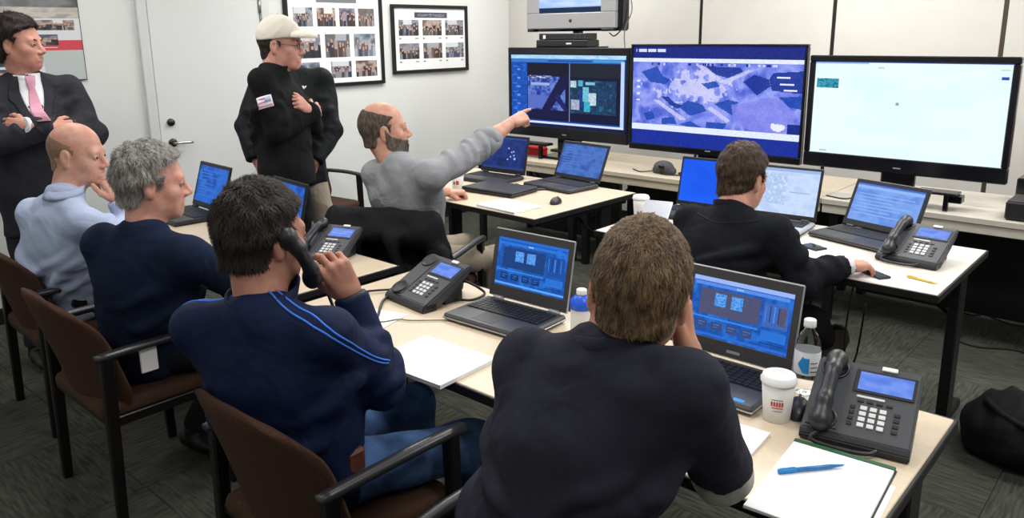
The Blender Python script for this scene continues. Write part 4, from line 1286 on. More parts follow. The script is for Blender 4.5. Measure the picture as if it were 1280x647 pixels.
def cable(pts, label, r=.004, m='cable', n=8, name='power_cable'):
    tag(tube(name, smooth_path(pts, n), r, MT[m], None, 6), label, 'cable')
cable([(-2.29, 4.60, .746), (-2.2, 4.55, .746), (-2.1, 4.53, .746), (-2.0, 4.56, .746), (-1.85, 4.53, .746), (-1.7, 4.54, .746)], 'black cable lying along the counter below the map screen')
cable([(-1.62, 4.54, .746), (-1.5, 4.515, .746), (-1.4, 4.53, .775), (-1.3, 4.51, .746), (-1.2, 4.52, .746), (-1.1, 4.5, .746)], 'tangled black cable lying below the wide white screen')
cable([(-3.0, 4.62, .746), (-2.9, 4.56, .746), (-2.82, 4.62, .75), (-2.72, 4.56, .746), (-2.6, 4.6, .746)], 'black cable on the counter in front of the grey camera device')
cable([(-.96, 3.06, .70), (-.97, 3.05, .5), (-.96, 3.06, .25), (-1.0, 3.08, .05), (-1.08, 3.0, .006), (-1.15, 2.7, .006)], 'thin black cable dropping from the pale desk to the floor', .0035)
cable([(-1.12, 3.78, .40), (-1.14, 3.74, .1), (-1.2, 3.60, .006), (-1.35, 3.3, .006), (-1.5, 2.95, .006), (-1.7, 2.6, .006)], 'black cable running over the floor behind the brown soled shoe', .005)
cable([(-1.05, 5.2, .006), (-.92, 5.15, .006), (-.86, 5.22, .006), (-.72, 5.12, .006), (-.55, 5.2, .006), (-.6, 5.38, .006), (-.42, 5.4, .006)], 'looped black cable on the floor under the counter', .006)
cable([(-.95, 4.7, .006), (-.8, 4.62, .006), (-.62, 4.7, .006), (-.5, 4.66, .006), (-.35, 4.75, .006)], 'black cable on the carpet right of the pale desk', .006)
cable([(-3.62, 3.2, .70), (-3.58, 3.08, .52), (-3.52, 3.1, .3), (-3.45, 3.12, .05), (-3.3, 3.15, .006)], 'thin dark cable hanging from the pointing man\'s desk', .004, 'grey_cable')
cable([(-1.83, 1.70, .745), (-1.92, 1.62, .745), (-1.96, 1.60, .745), (-1.99, 1.54, .745), (-2.10, 1.45, .745)], 'thin white cable lying before the laptop with the deep blue screen', .0022, 'grey_cable')
cable([(-2.30, 1.66, .747), (-2.26, 1.72, .75), (-2.2, 1.80, .75), (-2.16, 1.86, .75)], 'black cord beside the telephone with its handset lifted off', .004)
cable([(-2.02, 1.96, .75), (-1.96, 1.92, .80), (-1.92, 1.98, .75), (-1.90, 1.90, .748), (-1.94, 1.86, .75)], 'tangled black cords behind the telephone with its handset lifted off', .005)
r = thing('power_adapter', 'black power adapter lying on the carpet under the counter', 'adapter', (-.74, 5.34, 0), .4)
box('brick', (-.05, -.035, 0), (.05, .035, .075), MT['tv_black'], r, .006); box('cord_stub', (-.012, .034, .03), (.012, .06, .045), MT['cable'], r)

# bags
def bag(name, prims, label, m, loc, rip, strap=None, rz=0):
    r = thing(name, label, 'bag', loc, rz)
    sdf_obj('body', prims, MT[m], r, .014, .05, None, rip, 2)
    if strap: tube('strap', smooth_path(strap, 6), .014, MT[m], r, 8)
bag('black_backpack', [('ell', (0, 0, .12), (.24, .22, .15)), ('ell', (.20, .05, .10), (.2, .2, .13)), ('seg', (-.14, -.05, .05), (.2, -.08, .05), .07), ('plane', (0, 0, .004), (0, 0, -1))],
    'black backpack lying on the carpet right of the nearest desk', 'bag_black', (-.37, 3.47, 0), (.010, 40, 3), [(-.15, -.08, .24), (-.05, -.16, .22), (.1, -.18, .2), (.2, -.1, .21)])
bag('grey_bag', [('box', (0, 0, .17), (.16, .12, .17), .05), ('seg', (-.1, -.1, .1), (.1, -.1, .1), .05), ('plane', (0, 0, .004), (0, 0, -1))],
    'dark grey fabric bag on the floor left of the draped black jacket', 'bag_grey', (-4.15, 2.92, .0), (.006, 50, 5), [(-.06, 0, .34), (-.04, 0, .4), (.04, 0, .4), (.06, 0, .34)])
r = thing('red_bag', 'small red bag on the floor beneath the chair of the man on the telephone', 'bag', (-2.03, 1.06, 0), .2)
sdf_obj('body', [('box', (0, 0, .09), (.11, .08, .085), .04)], MT['red'], r, .01, .02, None, (.004, 50, 2)); tube('handle', smooth_path([(-.05, 0, .16), (-.03, 0, .21), (.03, 0, .21), (.05, 0, .16)], 5), .007, MT['red'], r)

# black jacket draped over the pointing man's chair
def draped_jacket():
    r = thing('draped_jacket', 'black jacket draped over the back of the pointing man\'s chair', 'jacket', (-2.92, 2.54, 0), .40)
    f = Field((-.42, -.62, .25), (.42, .12, 1.0), .011)
    for a, b, ra, rb in (((-.24, -.36, .86), (.24, -.36, .86), .05, .05), ((-.22, -.41, .80), (.22, -.41, .80), .05, .05), ((-.21, -.40, .62), (.21, -.40, .62), .055, .055), ((-.22, -.36, .44), (.22, -.36, .42), .05, .05),
                         ((.24, -.37, .82), (.30, -.34, .60), .06, .07), ((.30, -.34, .60), (.28, -.31, .36), .07, .055), ((-.25, -.37, .82), (-.30, -.35, .62), .055, .065), ((-.30, -.35, .62), (-.29, -.33, .42), .06, .05),
                         ((-.2, -.28, .84), (.2, -.28, .84), .04, .04), ((-.2, -.25, .70), (.2, -.25, .70), .03, .03), ((.1, -.47, .80), (.16, -.46, .45), .03, .035), ((-.08, -.48, .78), (-.04, -.47, .48), .03, .03)):
        f.seg(a, b, ra, rb, k=.05)
    near = np.abs(f.d) < .06
    I = np.argwhere(near); P_ = f.lo + I * f.h
    low = np.clip((.86 - P_[:, 2]) / .25, .15, 1)
    f.d[near] += (low * (.016 * np.sin(P_[:, 0] * 62 + 2.2 * np.sin(P_[:, 2] * 9) + P_[:, 1] * 18) + .007 * np.sin(P_[:, 0] * 28 - P_[:, 2] * 22))).astype(np.float32)
    f.ripple(.006, 45, 8)
    V_, Q = f.mesh(2)
    quick_mesh('jacket_body', V_, Q, MT['draped_black'], r)
    sdf_obj('sleeve', [('seg', (.26, -.38, .80), (.31, -.40, .62), .05, .055), ('seg', (.31, -.40, .62), (.29, -.37, .40), .055, .045)], MT['draped_black'], r, .01, .03, None, (.008, 60, 4))
draped_jacket()

# ------------------------------------------------------------------ people
def head_axes(heading, pitch=0.0, roll=0.0):
    """columns: forward, left, up; heading 0 looks along +Y, positive turns towards +X; pitch up positive; roll positive tips to the right"""
    h, p, q = (math.radians(a) for a in (heading, pitch, roll))
    f = np.array((math.sin(h) * math.cos(p), math.cos(h) * math.cos(p), math.sin(p)))
    l = np.array((-math.cos(h), math.sin(h), 0.0))
    u = np.cross(f, l)
    l2 = l * math.cos(q) + u * math.sin(q)
    u2_ = np.cross(f, l2)
    return np.stack([f, l2, u2_], 1)

def build_head(neck_local, jaw=1.0, nose=1.0, ears=True):
    F_ = Field((-.135, -.105, -.25), (.145, .105, .15), .0038)
    nl = np.array(neck_local)
    F_.ell((-.015, 0, .03), (.1, .076, .095))
    F_.ell((.03, 0, -.035), (.06, .056 * jaw, .08), k=.03)
    for s in (-1, 1):
        F_.seg((-.005, s * .046 * jaw, -.055), (.058, s * .02, -.098), .02, .018, k=.028)
        F_.ell((.052, s * .043, -.028), (.024, .022, .022), k=.025)
    F_.ell((.068, 0, -.1), (.02, .022, .018), k=.02)
    F_.seg((.074, -.036, .016), (.074, .036, .016), .015, k=.02)
    for s in (-1, 1):
        F_.ell((.101, s * .033, -.004), (.019, .018, .014), k=.016, op='s')
    F_.ell((.048, 0, -.062), (.038, .036, .042), k=.025)
    for s in (-1, 1): F_.ell((.036, s * .032, -.062), (.030, .020, .034), k=.03)
    F_.seg((.086, 0, .006), (.1085 * nose, 0, -.034), .008, .0120, k=.012)
    for s in (-1, 1):
        F_.ell((.097, s * .0125, -.040), (.011, .010, .009), k=.008)
        F_.seg((.083, s * .02, .004), (.083, s * .044, .001), .0055, k=.006)
    F_.seg((.0845, -.018, -.064), (.0845, .018, -.064), .0068, k=.012)
    F_.seg((.084, -.016, -.076), (.084, .016, -.076), .0072, k=.012)
    F_.seg((.094, -.026, -.070), (.094, .026, -.070), .0028, k=.004, op='s')
    if ears:
        for s in (-1, 1):
            F_.ell((-.014, s * .079, -.006), (.019, .009, .033), k=.007)
            F_.ell((-.009, s * .089, -.002), (.010, .008, .018), k=.006, op='s')
            F_.ell((-.012, s * .078, -.034), (.010, .007, .010), k=.006)
    F_.seg((-.028, 0, -.05), nl, .057, .062, k=.035)
    V_, Q = F_.mesh(1)
    return V_, Q, F_

HX = [(-.12, -.075), (-.085, -.062), (-.06, -.04), (-.03, -.012), (-.005, .016), (.02, .022), (.045, .034), (.07, .066), (.09, .085), (.14, .11)]
def hair_shell(t, region, rip=(.002, 170), h=.0042, zmin=-.085, top=0.0, earcut=True):
    F_ = Field((-.15, -.115, -.14), (.135, .115, .175), h)
    F_.ell((-.015, 0, .03 + top / 2), (.1 + t, .076 + t, .095 + t + top / 2))
    F_.ell((-.045, 0, -.05), (.055 + t * .6, .058 + t * .5, .06), k=.02)
    F_.put(region, (-1, -1, -1), (1, 1, 1), .006, 'i')
    F_.put(lambda P_: zmin - P_[..., 2], (-1, -1, -1), (1, 1, 1), .01, 'i')
    if earcut:
        for s in (-1, 1): F_.ell((-.008, s * .09, -.012), (.026, .03, .036), k=.006, op='s')
    if rip: F_.ripple(rip[0], rip[1], 12)
    return F_.mesh(1)
def reg_full(recede=0.0):
    zs = [a for a, b in HX]; xs = [b - (recede if a > .05 else 0) for a, b in HX]
    def fn(P_):
        hx = np.interp(P_[..., 2], zs, xs)
        temple = np.clip(np.abs(P_[..., 1]) - .03, 0, .05) * .45 * (P_[..., 2] > .03)
        return (P_[..., 0] - hx + temple).astype(np.float32) * .8
    return fn
def reg_horseshoe(ztop=.065):
    full = reg_full()
    def fn(P_):
        topcut = P_[..., 2] - (ztop - .35 * np.clip(P_[..., 0] + .02, -.1, .1))
        return np.maximum(full(P_), topcut.astype(np.float32))
    return fn
def strands(V_, Q, n, length, lift, seed, w=.0011, crown=(-.055, 0, .12), jit=.35, keep=None):
    r = np.random.default_rng(seed)
    fn = np.cross(V_[Q[:, 1]] - V_[Q[:, 0]], V_[Q[:, 2]] - V_[Q[:, 0]])
    area = np.linalg.norm(fn, axis=1) + 1e-12
    c = V_[Q].mean(1)
    nn = fn / area[:, None]
    out = ((c - np.array((-.015, 0, .03))) * nn).sum(1) > 0
    p = area * out
    if keep is not None: p = p * keep(c)
    k = r.choice(len(Q), n, p=p / p.sum())
    b = V_[Q[k, 0]] + (V_[Q[k, 1]] - V_[Q[k, 0]]) * r.random((n, 1)) + (V_[Q[k, 3]] - V_[Q[k, 0]]) * r.random((n, 1))
    N_ = nn[k]
    d = b - np.array(crown) + r.normal(0, jit * .05, (n, 3))
    d = d - (d * N_).sum(1)[:, None] * N_
    d /= np.linalg.norm(d, axis=1)[:, None] + 1e-9
    d = d + r.normal(0, jit, (n, 3)) * .5
    d = d - (d * N_).sum(1)[:, None] * N_
    d /= np.linalg.norm(d, axis=1)[:, None] + 1e-9
    s = np.cross(N_, d)
    L = length * (0.6 + .8 * r.random((n, 1)))
    mid = b + d * L * .5 + N_ * L * lift * .8
    tip = b + d * L + N_ * L * lift * .7
    base = b - N_ * .001
    W_ = w
    Vs = np.concatenate([base - s * W_, base + s * W_, mid + s * W_ * .8, mid - s * W_ * .8, tip, tip + s * .0002])
    i = np.arange(n)
    Qs = np.concatenate([np.stack([i, i + n, i + 2 * n, i + 3 * n], 1), np.stack([i + 3 * n, i + 2 * n, i + 5 * n, i + 4 * n], 1)])
    return Vs, Qs

def build_hand(W, f, b, side, curls, thumb='rest', fore=None, fore_r=(.028, .036), sc=1.0, spread=.06):
    """W wrist, f finger direction, b back-of-hand normal, side +1 right hand / -1 left; returns world mesh"""
    f = nrm(f); b = np.asarray(b, float); b = nrm(b - f * (b @ f)); y = np.cross(b, f)
    R_ = np.stack([f, y, b], 1)
    F_ = Field((-.06 if fore is None else -.16, -.10, -.115), (.20, .10, .05), .0034)
    F_.seg((-.03, 0, 0), (.015, 0, 0), .024, .025, k=.015, side=(0, 1, 0), flat=.8)
    mcp = [(.088, .031, 0), (.092, .010, .003), (.087, -.011, .001), (.079, -.030, -.003)]
    Ls = [.074, .082, .076, .060]
    for (mx, my, mz), L, cu, i in zip(mcp, Ls, curls, range(4)):
        F_.seg((.012, my * .55 * side, -.002), (mx, my * side, mz), .0155, .0115, k=.012)
        p = np.array((mx, my * side, mz)); th = 0
        sp = (1.2 - .8 * i) * spread * side
        for j, (fr, rr) in enumerate(((.45, .0098), (.30, .0088), (.25, .0078))):
            th += math.radians(cu[j])
            d = nrm((math.cos(th), sp * math.cos(th), -math.sin(th)))
            q = p + d * L * fr
            F_.seg(p, q, rr, rr - .001, k=.004)
            p = q
    F_.ell((.035, .020 * side, -.012), (.032, .016, .014), k=.012)
    F_.ell((.04, -.022 * side, -.010), (.034, .013, .012), k=.012)
    T = {'rest': [(.022, .026, -.008), (.052, .050, -.016), (.080, .058, -.022), (.100, .058, -.026)],
         'closed': [(.022, .026, -.010), (.052, .040, -.028), (.078, .024, -.042), (.092, .006, -.046)],
         'open': [(.02, .028, -.004), (.042, .056, -.006), (.060, .082, -.006), (.074, .102, -.004)],
         'pinch': [(.022, .026, -.012), (.050, .040, -.034), (.078, .040, -.056), (.098, .034, -.066)]}[thumb]
    T = [np.array((a, c * side, d)) for a, c, d in T]
    for a, c, ra, rb in ((T[0], T[1], .0155, .0125), (T[1], T[2], .0115, .0105), (T[2], T[3], .0105, .0085)):
        F_.seg(a, c, ra, rb, k=.007)
    V_, Q = F_.mesh(1)
    parts = [(W + (V_ * sc) @ R_.T, Q)]
    if fore is not None:
        fore = np.asarray(fore, float)
        lo = np.minimum(W, fore) - .07; hi = np.maximum(W, fore) + .07
        G = Field(lo, hi, .006)
        G.seg(W + f * .012, W + (fore - W) * .5, fore_r[0] - .003, (fore_r[0] + fore_r[1]) / 2 + .003, k=.01)
        G.seg(W + (fore - W) * .5, fore, (fore_r[0] + fore_r[1]) / 2 + .003, fore_r[1], k=.01)
        parts.append(G.mesh(1))
    return joinVQ(parts)
FIST = [(75, 95, 55)] * 4
RELAX = [(22, 30, 18), (26, 34, 20), (30, 38, 22), (34, 40, 24)]
FLAT = [(6, 10, 6), (6, 10, 6), (8, 10, 6), (10, 12, 8)]
POINT = [(2, 4, 4), (70, 95, 55), (76, 95, 55), (80, 95, 55)]
GRIP = [(38, 50, 30), (42, 54, 32), (46, 56, 34), (50, 58, 36)]
CURL = [(55, 70, 40), (60, 72, 42), (64, 74, 44), (68, 76, 46)]

def frame_of(J):
    SL, SR, PEL = (np.array(J[k], float) for k in ('SL', 'SR', 'pel'))
    mid = (SL + SR) / 2
    s = nrm(SR - SL); u_ = nrm(mid - PEL); s = nrm(s - u_ * (s @ u_) * .0)
    f = nrm(np.cross(u_, s))
    return SL, SR, PEL, mid, s, u_, f
def neck_base(J):
    SL, SR, PEL, mid, s, u_, f = frame_of(J)
    H_ = np.array(J['head'], float)
    d = H_ - mid
    return mid + d * max(.25, 1 - J.get('neck', .165) / np.linalg.norm(d)) - f * .006
def torso_prims(G, J, off=0.0, b=1.0, belly=0.0, hem=None, arms='LR', sleeves=None, neckcut=.075):
    SL, SR, PEL, mid, s, u_, f = frame_of(J)
    ps = np.array(J.get('pside', s), float); ps = nrm(ps)
    L = np.linalg.norm(mid - PEL)
    waist = PEL + u_ * L * .36 + f * (.005 + belly * .3)
    chest = mid - u_ * .15 + f * .012
    top = mid - u_ * .05 - f * .005
    if hem is not None:
        G.seg(hem, PEL, .176 * b, .172 * b, k=.04, side=ps, flat=.72, cuta=True, off=off)
    G.seg(PEL, waist, .172 * b, .160 * b, k=.04, side=ps, flat=.76, off=off)
    G.seg(waist, chest, .160 * b, .168 * b, k=.05, side=s, flat=.75, off=off)
    G.seg(chest, top, .168 * b, .120 * b, k=.05, side=s, flat=.70, off=off)
    if belly: G.ell(tuple(waist + f * .06), (.11 + off, .11 + off, .11 + off), k=.05)
    NB = neck_base(J)
    for S_ in (SL, SR):
        G.seg(NB - u_ * .012 - f * .008, S_ + (mid - S_) * .14 - u_ * .004, .050, .052, k=.055, off=off)
        G.seg(mid - u_ * .13 + (S_ - mid) * .45, S_ - u_ * .01, .085, .052, k=.05, off=off)
    nd = nrm(NB - mid)
    G.seg(mid, NB + nd * .012, .066, .060, k=.03, cut=True, off=off)
    up_r, el_r, wr_r = J.get('arm_r', (.056, .050, .038))
    for c in arms:
        S_ = np.array(J['S' + c], float); E_ = np.array(J['E' + c], float); W_ = np.array(J['W' + c], float)
        cutp = (sleeves or {}).get(c, 1.0)
        if cutp >= .999 or cutp > 1:
            G.seg(S_, E_, up_r, el_r, k=.03, off=off)
            G.seg(E_, W_, el_r, wr_r, k=.022, cut=True, off=off)
        elif cutp > 0:                   # sleeve ends part way down the forearm
            G.seg(S_, E_, up_r, el_r, k=.03, off=off)
            G.seg(E_, E_ + (W_ - E_) * cutp, el_r, wr_r + .008, k=.022, cut=True, off=off)
        else:                            # sleeve ends above the elbow
            G.seg(S_, S_ + (E_ - S_) * (1 + cutp), up_r, el_r + .006, k=.03, cut=True, off=off)
    return NB
def project(G, P_, steps=10):
    """slide points on to the zero surface of the field"""
    P_ = np.array(P_, float)
    n = np.array(G.d.shape)
    def samp(Q_):
        i = np.clip((Q_ - G.lo) / G.h, 1, n - 2.001)
        a = np.floor(i).astype(int); t = i - a
        v = 0
        for c in ((x, y, z) for x in (0, 1) for y in (0, 1) for z in (0, 1)):
            w_ = np.prod(np.where(np.array(c), t, 1 - t), 1)
            v = v + w_ * G.d[a[:, 0] + c[0], a[:, 1] + c[1], a[:, 2] + c[2]]
        return v
    N_ = None
    for _ in range(steps):
        e = G.h * 1.2
        g = np.stack([samp(P_ + np.eye(3)[k] * e) - samp(P_ - np.eye(3)[k] * e) for k in range(3)], 1)
        N_ = g / (np.linalg.norm(g, axis=1)[:, None] + 1e-9)
        P_ = P_ - N_ * np.clip(samp(P_), -.03, .03)[:, None] * .9
    return P_, N_
def crease(G, pts, amp=.006, w=.013, k=.02):
    P_ = np.array([tuple(q) for q in smooth_path([tuple(x) for x in pts], 5)])
    P_, N_ = project(G, P_)
    n = len(P_)
    for i in range(n - 1):
        fade = .35 + .65 * math.sin(PI * (i + .5) / (n - 1))
        a = P_[i] - N_[i] * (w - amp * fade); b = P_[i + 1] - N_[i + 1] * (w - amp * fade)
        G.seg(a, b, w, w, k=k)
def add_creases(G, J, arms, seed, amp=.006, count=10):
    SL, SR, PEL, mid, s, u_, f = frame_of(J)
    r = np.random.default_rng(seed)
    L = np.linalg.norm(mid - PEL)
    for i in range(count):
        q = 1 if i % 2 else -1
        a0 = r.uniform(-.7, .9); da = r.uniform(.5, 1.3)
        v0 = r.uniform(.45, .82); v1 = v0 - r.uniform(.12, .32)
        pts = []
        for t in (0, .33, .66, 1):
            a = a0 - da * t                      # angle from the side towards the back
            c = PEL + u_ * L * (v0 + (v1 - v0) * t + r.normal(0, .01))
            pts.append(c + s * q * math.cos(a) * .2 + f * math.sin(a) * .16)
        crease(G, pts, amp * r.uniform(.6, 1.1), r.uniform(.010, .016))
    for c in arms:
        S_, E_, W_ = (np.array(J[x + c], float) for x in 'SEW')
        ua, fa = nrm(E_ - S_), nrm(W_ - E_)
        inner = nrm(fa - ua + 1e-3)
        for t, A, B in ((-.10, S_, E_), (-.045, S_, E_), (.04, E_, W_), (.09, E_, W_), (.14, E_, W_), (-.18, S_, E_)):
            ax = ua if t < 0 else fa
            cpt = E_ + ax * t
            d1 = nrm(inner - ax * (inner @ ax)); d2 = np.cross(ax, d1)
            ph = r.uniform(-.7, .7); span = r.uniform(.8, 1.4); sl = r.uniform(-.03, .03)
            pts = [cpt + (d1 * math.cos(ph + x) + d2 * math.sin(ph + x)) * .055 + ax * sl * x for x in (-span, -span / 3, span / 3, span)]
            crease(G, pts, amp * r.uniform(.5, .9), .010)
def bounds(pts, m=.2):
    P_ = np.array(pts, float)
    return P_.min(0) - m, P_.max(0) + m
def leg_points(J):
    s = np.array(J.get('pside', np.array(J['SR'], float) - np.array(J['SL'], float)), float); s[2] = 0; s = nrm(s)
    PEL = np.array(J['pel'], float)
    return {'L': PEL - s * .088, 'R': PEL + s * .088}
def foot(J, c, m_shoe, parent, base, sole_up=None):
    A_ = np.array(J['A' + c], float); T_ = np.array(J['T' + c], float)
    d = T_ - A_; d[2] = 0; L = np.linalg.norm(d); d = nrm(d)
    G = Field(np.minimum(A_, T_) - .1, np.maximum(A_, T_) + np.array((.1, .1, .12)), .006)
    s = np.cross(np.array((0, 0, 1.0)), d)
    heel = A_ - d * .045; heel[2] = .045; toe = A_ + d * .17; toe[2] = .036
    G.seg(heel, A_ + d * .06 + np.array((0, 0, .045 - A_[2])), .040, .043, k=.02)
    G.seg(A_ + d * .06 + np.array((0, 0, .045 - A_[2])), toe, .043, .036, k=.02, side=s, flat=.85)
    G.seg(A_ + np.array((0, 0, .055 - A_[2])), A_ + np.array((0, 0, .11 - A_[2])), .042, .044, k=.02, cut=True)
    G.plane((0, 0, .004), (0, 0, -1))
    V_, Q = G.mesh(1)
    sh = quick_mesh('shoe', V_, Q, m_shoe, parent, base)
    G = Field(np.minimum(A_, T_) - .12, np.maximum(A_, T_) + .12, .006)
    for a, b_, r_ in ((heel, toe, .041),):
        G.seg(a, b_, r_, .038, k=.01, side=s, flat=1.0)
    G.plane((0, 0, .018), (0, 0, 1)); G.plane((0, 0, .001), (0, 0, -1))
    V_, Q = G.mesh(0)
    quick_mesh('sole', V_, Q, MT['sole'], sh, None).matrix_local = Matrix.Translation(-Vector(base))
    return sh

def decal(bvh, o, ux, uv, n, rows, m, name, parent, base, off=.003, cols=8, thick=.0):
    """rows: (v, u_left, u_right); every point is dropped on to the cloth along -n"""
    o = np.array(o, float); ux = nrm(ux); uv = nrm(uv); n = nrm(n)
    Vs, Fs = [], []
    for v, a, b_ in rows:
        for k in range(cols + 1):
            p = o + ux * (a + (b_ - a) * k / cols) + uv * v
            hit = bvh.ray_cast(Vector(p + n * .35), Vector(-n), .9)
            q = np.array(hit[0]) + n * off if hit[0] is not None else p
            Vs.append(q)
    W_ = cols + 1
    for j in range(len(rows) - 1):
        for i in range(cols):
            a = j * W_ + i
            Fs.append((a, a + 1, a + 1 + W_, a + W_))
    # close it with a thin back so that it has thickness
    nV = len(Vs); Vs += [q - n * (off + .004) for q in Vs]
    Fs += [tuple(nV + i for i in reversed(f_)) for f_ in list(Fs)]
    R_ = len(rows)
    rim = [(i, i + 1) for i in range(cols)] + [(cols + j * W_, cols + (j + 1) * W_) for j in range(R_ - 1)] + \
          [((R_ - 1) * W_ + i + 1, (R_ - 1) * W_ + i) for i in reversed(range(cols))] + [((j + 1) * W_, j * W_) for j in reversed(range(R_ - 1))]
    Fs += [(b_, a, a + nV, b_ + nV) for a, b_ in rim]
    return meshobj(name, Vs, Fs, m, parent, True, base)
def surf_line(bvh, pts, r, m, name, parent, base, off=.0015):
    path = smooth_path(pts, 10)
    out = []
    for p in path:
        hit = bvh.find_nearest(p)
        out.append(hit[0] + hit[1] * off if hit[0] is not None else p)
    for _ in range(3):
        out = [out[0]] + [(out[i - 1] + out[i] * 2 + out[i + 1]) / 4 for i in range(1, len(out) - 1)] + [out[-1]]
    bm = bmesh.new()
    add_tube(bm, [p - Vector(base) for p in out], r, 6)
    return bmobj(name, bm, m, parent, True)
def collar_band(name, c, u_, f, s, rx, ry, h, flare, m, parent, base, t=.005, open_=0.0, tilt=0.0):
    """standing collar: a thick band round the neck, optionally open at the throat"""
    n = 40; Vs, Fs = [], []
    a0, a1 = open_, 2 * PI - open_
    prof = [(0, 0), (flare * .5, h * .5), (flare, h), (flare - t, h), (flare * .5 - t, h * .5), (-t, 0)]
    for k in range(n + 1):
        a = a0 + (a1 - a0) * k / n
        dirv = f * math.cos(a) + s * math.sin(a)
        for dr, z in prof:
            p = c + f * math.cos(a) * (ry + dr) + s * math.sin(a) * (rx + dr) + u_ * (z - tilt * math.cos(a))
            Vs.append(p)
    q = len(prof)
    for k in range(n):
        for j in range(q):
            a = k * q + j; b_ = k * q + (j + 1) % q
            Fs.append((a, b_, b_ + q, a + q))
    Fs.append(tuple(range(q - 1, -1, -1))); Fs.append(tuple(n * q + j for j in range(q)))
    return meshobj(name, Vs, Fs, m, parent, True, base)

def person(label, J, skin, hair, shirt, trousers, head=(0, 0, 0), style='full', top_name='shirt', b=1.0, hsc=1.04, h=.009, rip=(.007, 36),
           hands=None, hem=None, sleeves=None, belly=0.0, seated=True, shoe='shoe', beard=False, jaw=1.0, eyes=True, extra=None, group=None, feet='LR', arms='LR', crs=.005, ncr=10):
    SL, SR, PEL, mid, s, u_, f = frame_of(J)
    base = np.array((PEL[0], PEL[1], 0.0))
    P0 = thing('person', label, 'person', tuple(base))
    if group: P0['group'] = group
    R_ = head_axes(*head)
    C0 = np.array(J['head'], float)
    NB = neck_base(J)
    hv, hq, HF = build_head(R_.T @ (NB - u_ * .03 - C0) / hsc, jaw)
    parts = [(C0 + (hv * hsc) @ R_.T, hq)]
    # torso and limbs under the clothes
    pts = [SL, SR, PEL, mid] + [np.array(J[k], float) for k in J if k[0] in 'EWKA' and len(k) == 2]
    lo, hi = bounds(pts, .16)
    G = Field(lo, hi, .02)
    torso_prims(G, J, -.022, b, 0, None, arms)
    hip = leg_points(J)
    for c in 'LR':
        if 'K' + c in J:
            G.seg(hip[c], J['K' + c], .065, .045, k=.03); G.seg(J['K' + c], J['A' + c], .042, .032, k=.02)
    parts.append(G.mesh(1))
    for hd in hands or []:
        parts.append(build_hand(**hd))
    bv, bq = joinVQ(parts)
    quick_mesh('body', bv, bq, MT[skin], P0, base)
    # eyes and brows
    if eyes:
        for s_ in (-1, 1):
            bm = bmesh.new(); bmesh.ops.create_uvsphere(bm, u_segments=12, v_segments=8, radius=.0125 * hsc)
            e = bmobj('eye', bm, MT['eye'], P0, True)
            e.location = Vector(C0 + R_ @ (np.array((.0765, s_ * .033, -.003)) * hsc) - base)
            bm = bmesh.new(); bmesh.ops.create_uvsphere(bm, u_segments=10, v_segments=6, radius=.0066 * hsc)
            i_ = bmobj('iris', bm, MT['iris'], e, True)
            i_.location = Vector(R_ @ (np.array((.0078, 0, 0)) * hsc))
    # hair
    hp = []
    if style == 'full': A_ = hair_shell(.013, reg_full(.004), (.003, 120), top=.012); hp = [A_, strands(*A_, 5200, .018, .22, 3, jit=.5)]
    elif style == 'grey': A_ = hair_shell(.013, reg_full(.012), (.004, 85), top=.002, zmin=-.075); hp = [A_, strands(*A_, 6500, .022, .25, 4, jit=.6)]
    elif style == 'phone': A_ = hair_shell(.011, reg_full(), (.003, 95), top=.006, zmin=-.066); hp = [A_, strands(*A_, 9000, .018, .25, 5, jit=.6)]
    elif style == 'buzz': A_ = hair_shell(.0075, reg_full(), (.0012, 200), top=.004, zmin=-.058); hp = [A_, strands(*A_, 16000, .011, .25, 6, w=.0009, jit=.5)]
    elif style == 'short': A_ = hair_shell(.010, reg_full(), (.0022, 150), top=.008, zmin=-.08); hp = [A_, strands(*A_, 6000, .014, .25, 7, jit=.5)]
    elif style == 'cap': A_ = hair_shell(.007, reg_horseshoe(.03), (.0015, 160), zmin=-.075); hp = [A_, strands(*A_, 2000, .008, .15, 8)]
    elif style == 'shaved': A_ = hair_shell(.0016, reg_horseshoe(.055), (.0006, 200), zmin=-.07); hp = [A_]
    elif style == 'balding': A_ = hair_shell(.0038, reg_horseshoe(.080), (.0007, 180), zmin=-.07); hp = [A_, strands(*A_, 5000, .007, .15, 9)]
    if eyes:
        B_ = Field((.05, -.07, -.01), (.12, .07, .06), .0035)
        for s_ in (-1, 1):
            B_.seg((.091, s_ * .016, .018), (.088, s_ * .034, .022), .004, .0042, k=.003); B_.seg((.088, s_ * .034, .022), (.075, s_ * .052, .017), .0042, .003, k=.003)
        if style not in ('shaved', 'grey'): hp.append(B_.mesh(1))
    if beard:
        B_ = HF; B_.d = B_.d - np.float32(.0034)
        def breg(P_):
            x, z = P_[..., 0], P_[..., 2]
            v = np.maximum(z + .046 + .40 * (x - .07) + .9 * np.minimum(x - .018, 0), -.012 - x)
            return np.maximum(v, (-.078 - .72 * (x + .005)) - z).astype(np.float32)
        B_.put(breg, (-1, -1, -1), (1, 1, 1), .005, 'i')
        B_.ell((.1, 0, -.070), (.025, .024, .0075), k=.004, op='s')
        B_.ripple(.0006, 150, 5)
        A2 = B_.mesh(1); hp += [A2, strands(*A2, 2600, .006, .15, 11, crown=(.02, 0, .1))]
    if hp:
        hv, hq = joinVQ(hp)
        quick_mesh('hair', C0 + (hv * hsc) @ R_.T, hq, MT[hair], P0, base)
    # upper garment
    lo, hi = bounds([SL, SR, PEL, mid + u_ * .1] + [np.array(J[k + c], float) for c in arms for k in 'EW'] + ([hem] if hem is not None else []), .23)
    G = Field(lo, hi, h)
    torso_prims(G, J, .004, b, belly, hem, arms, sleeves)
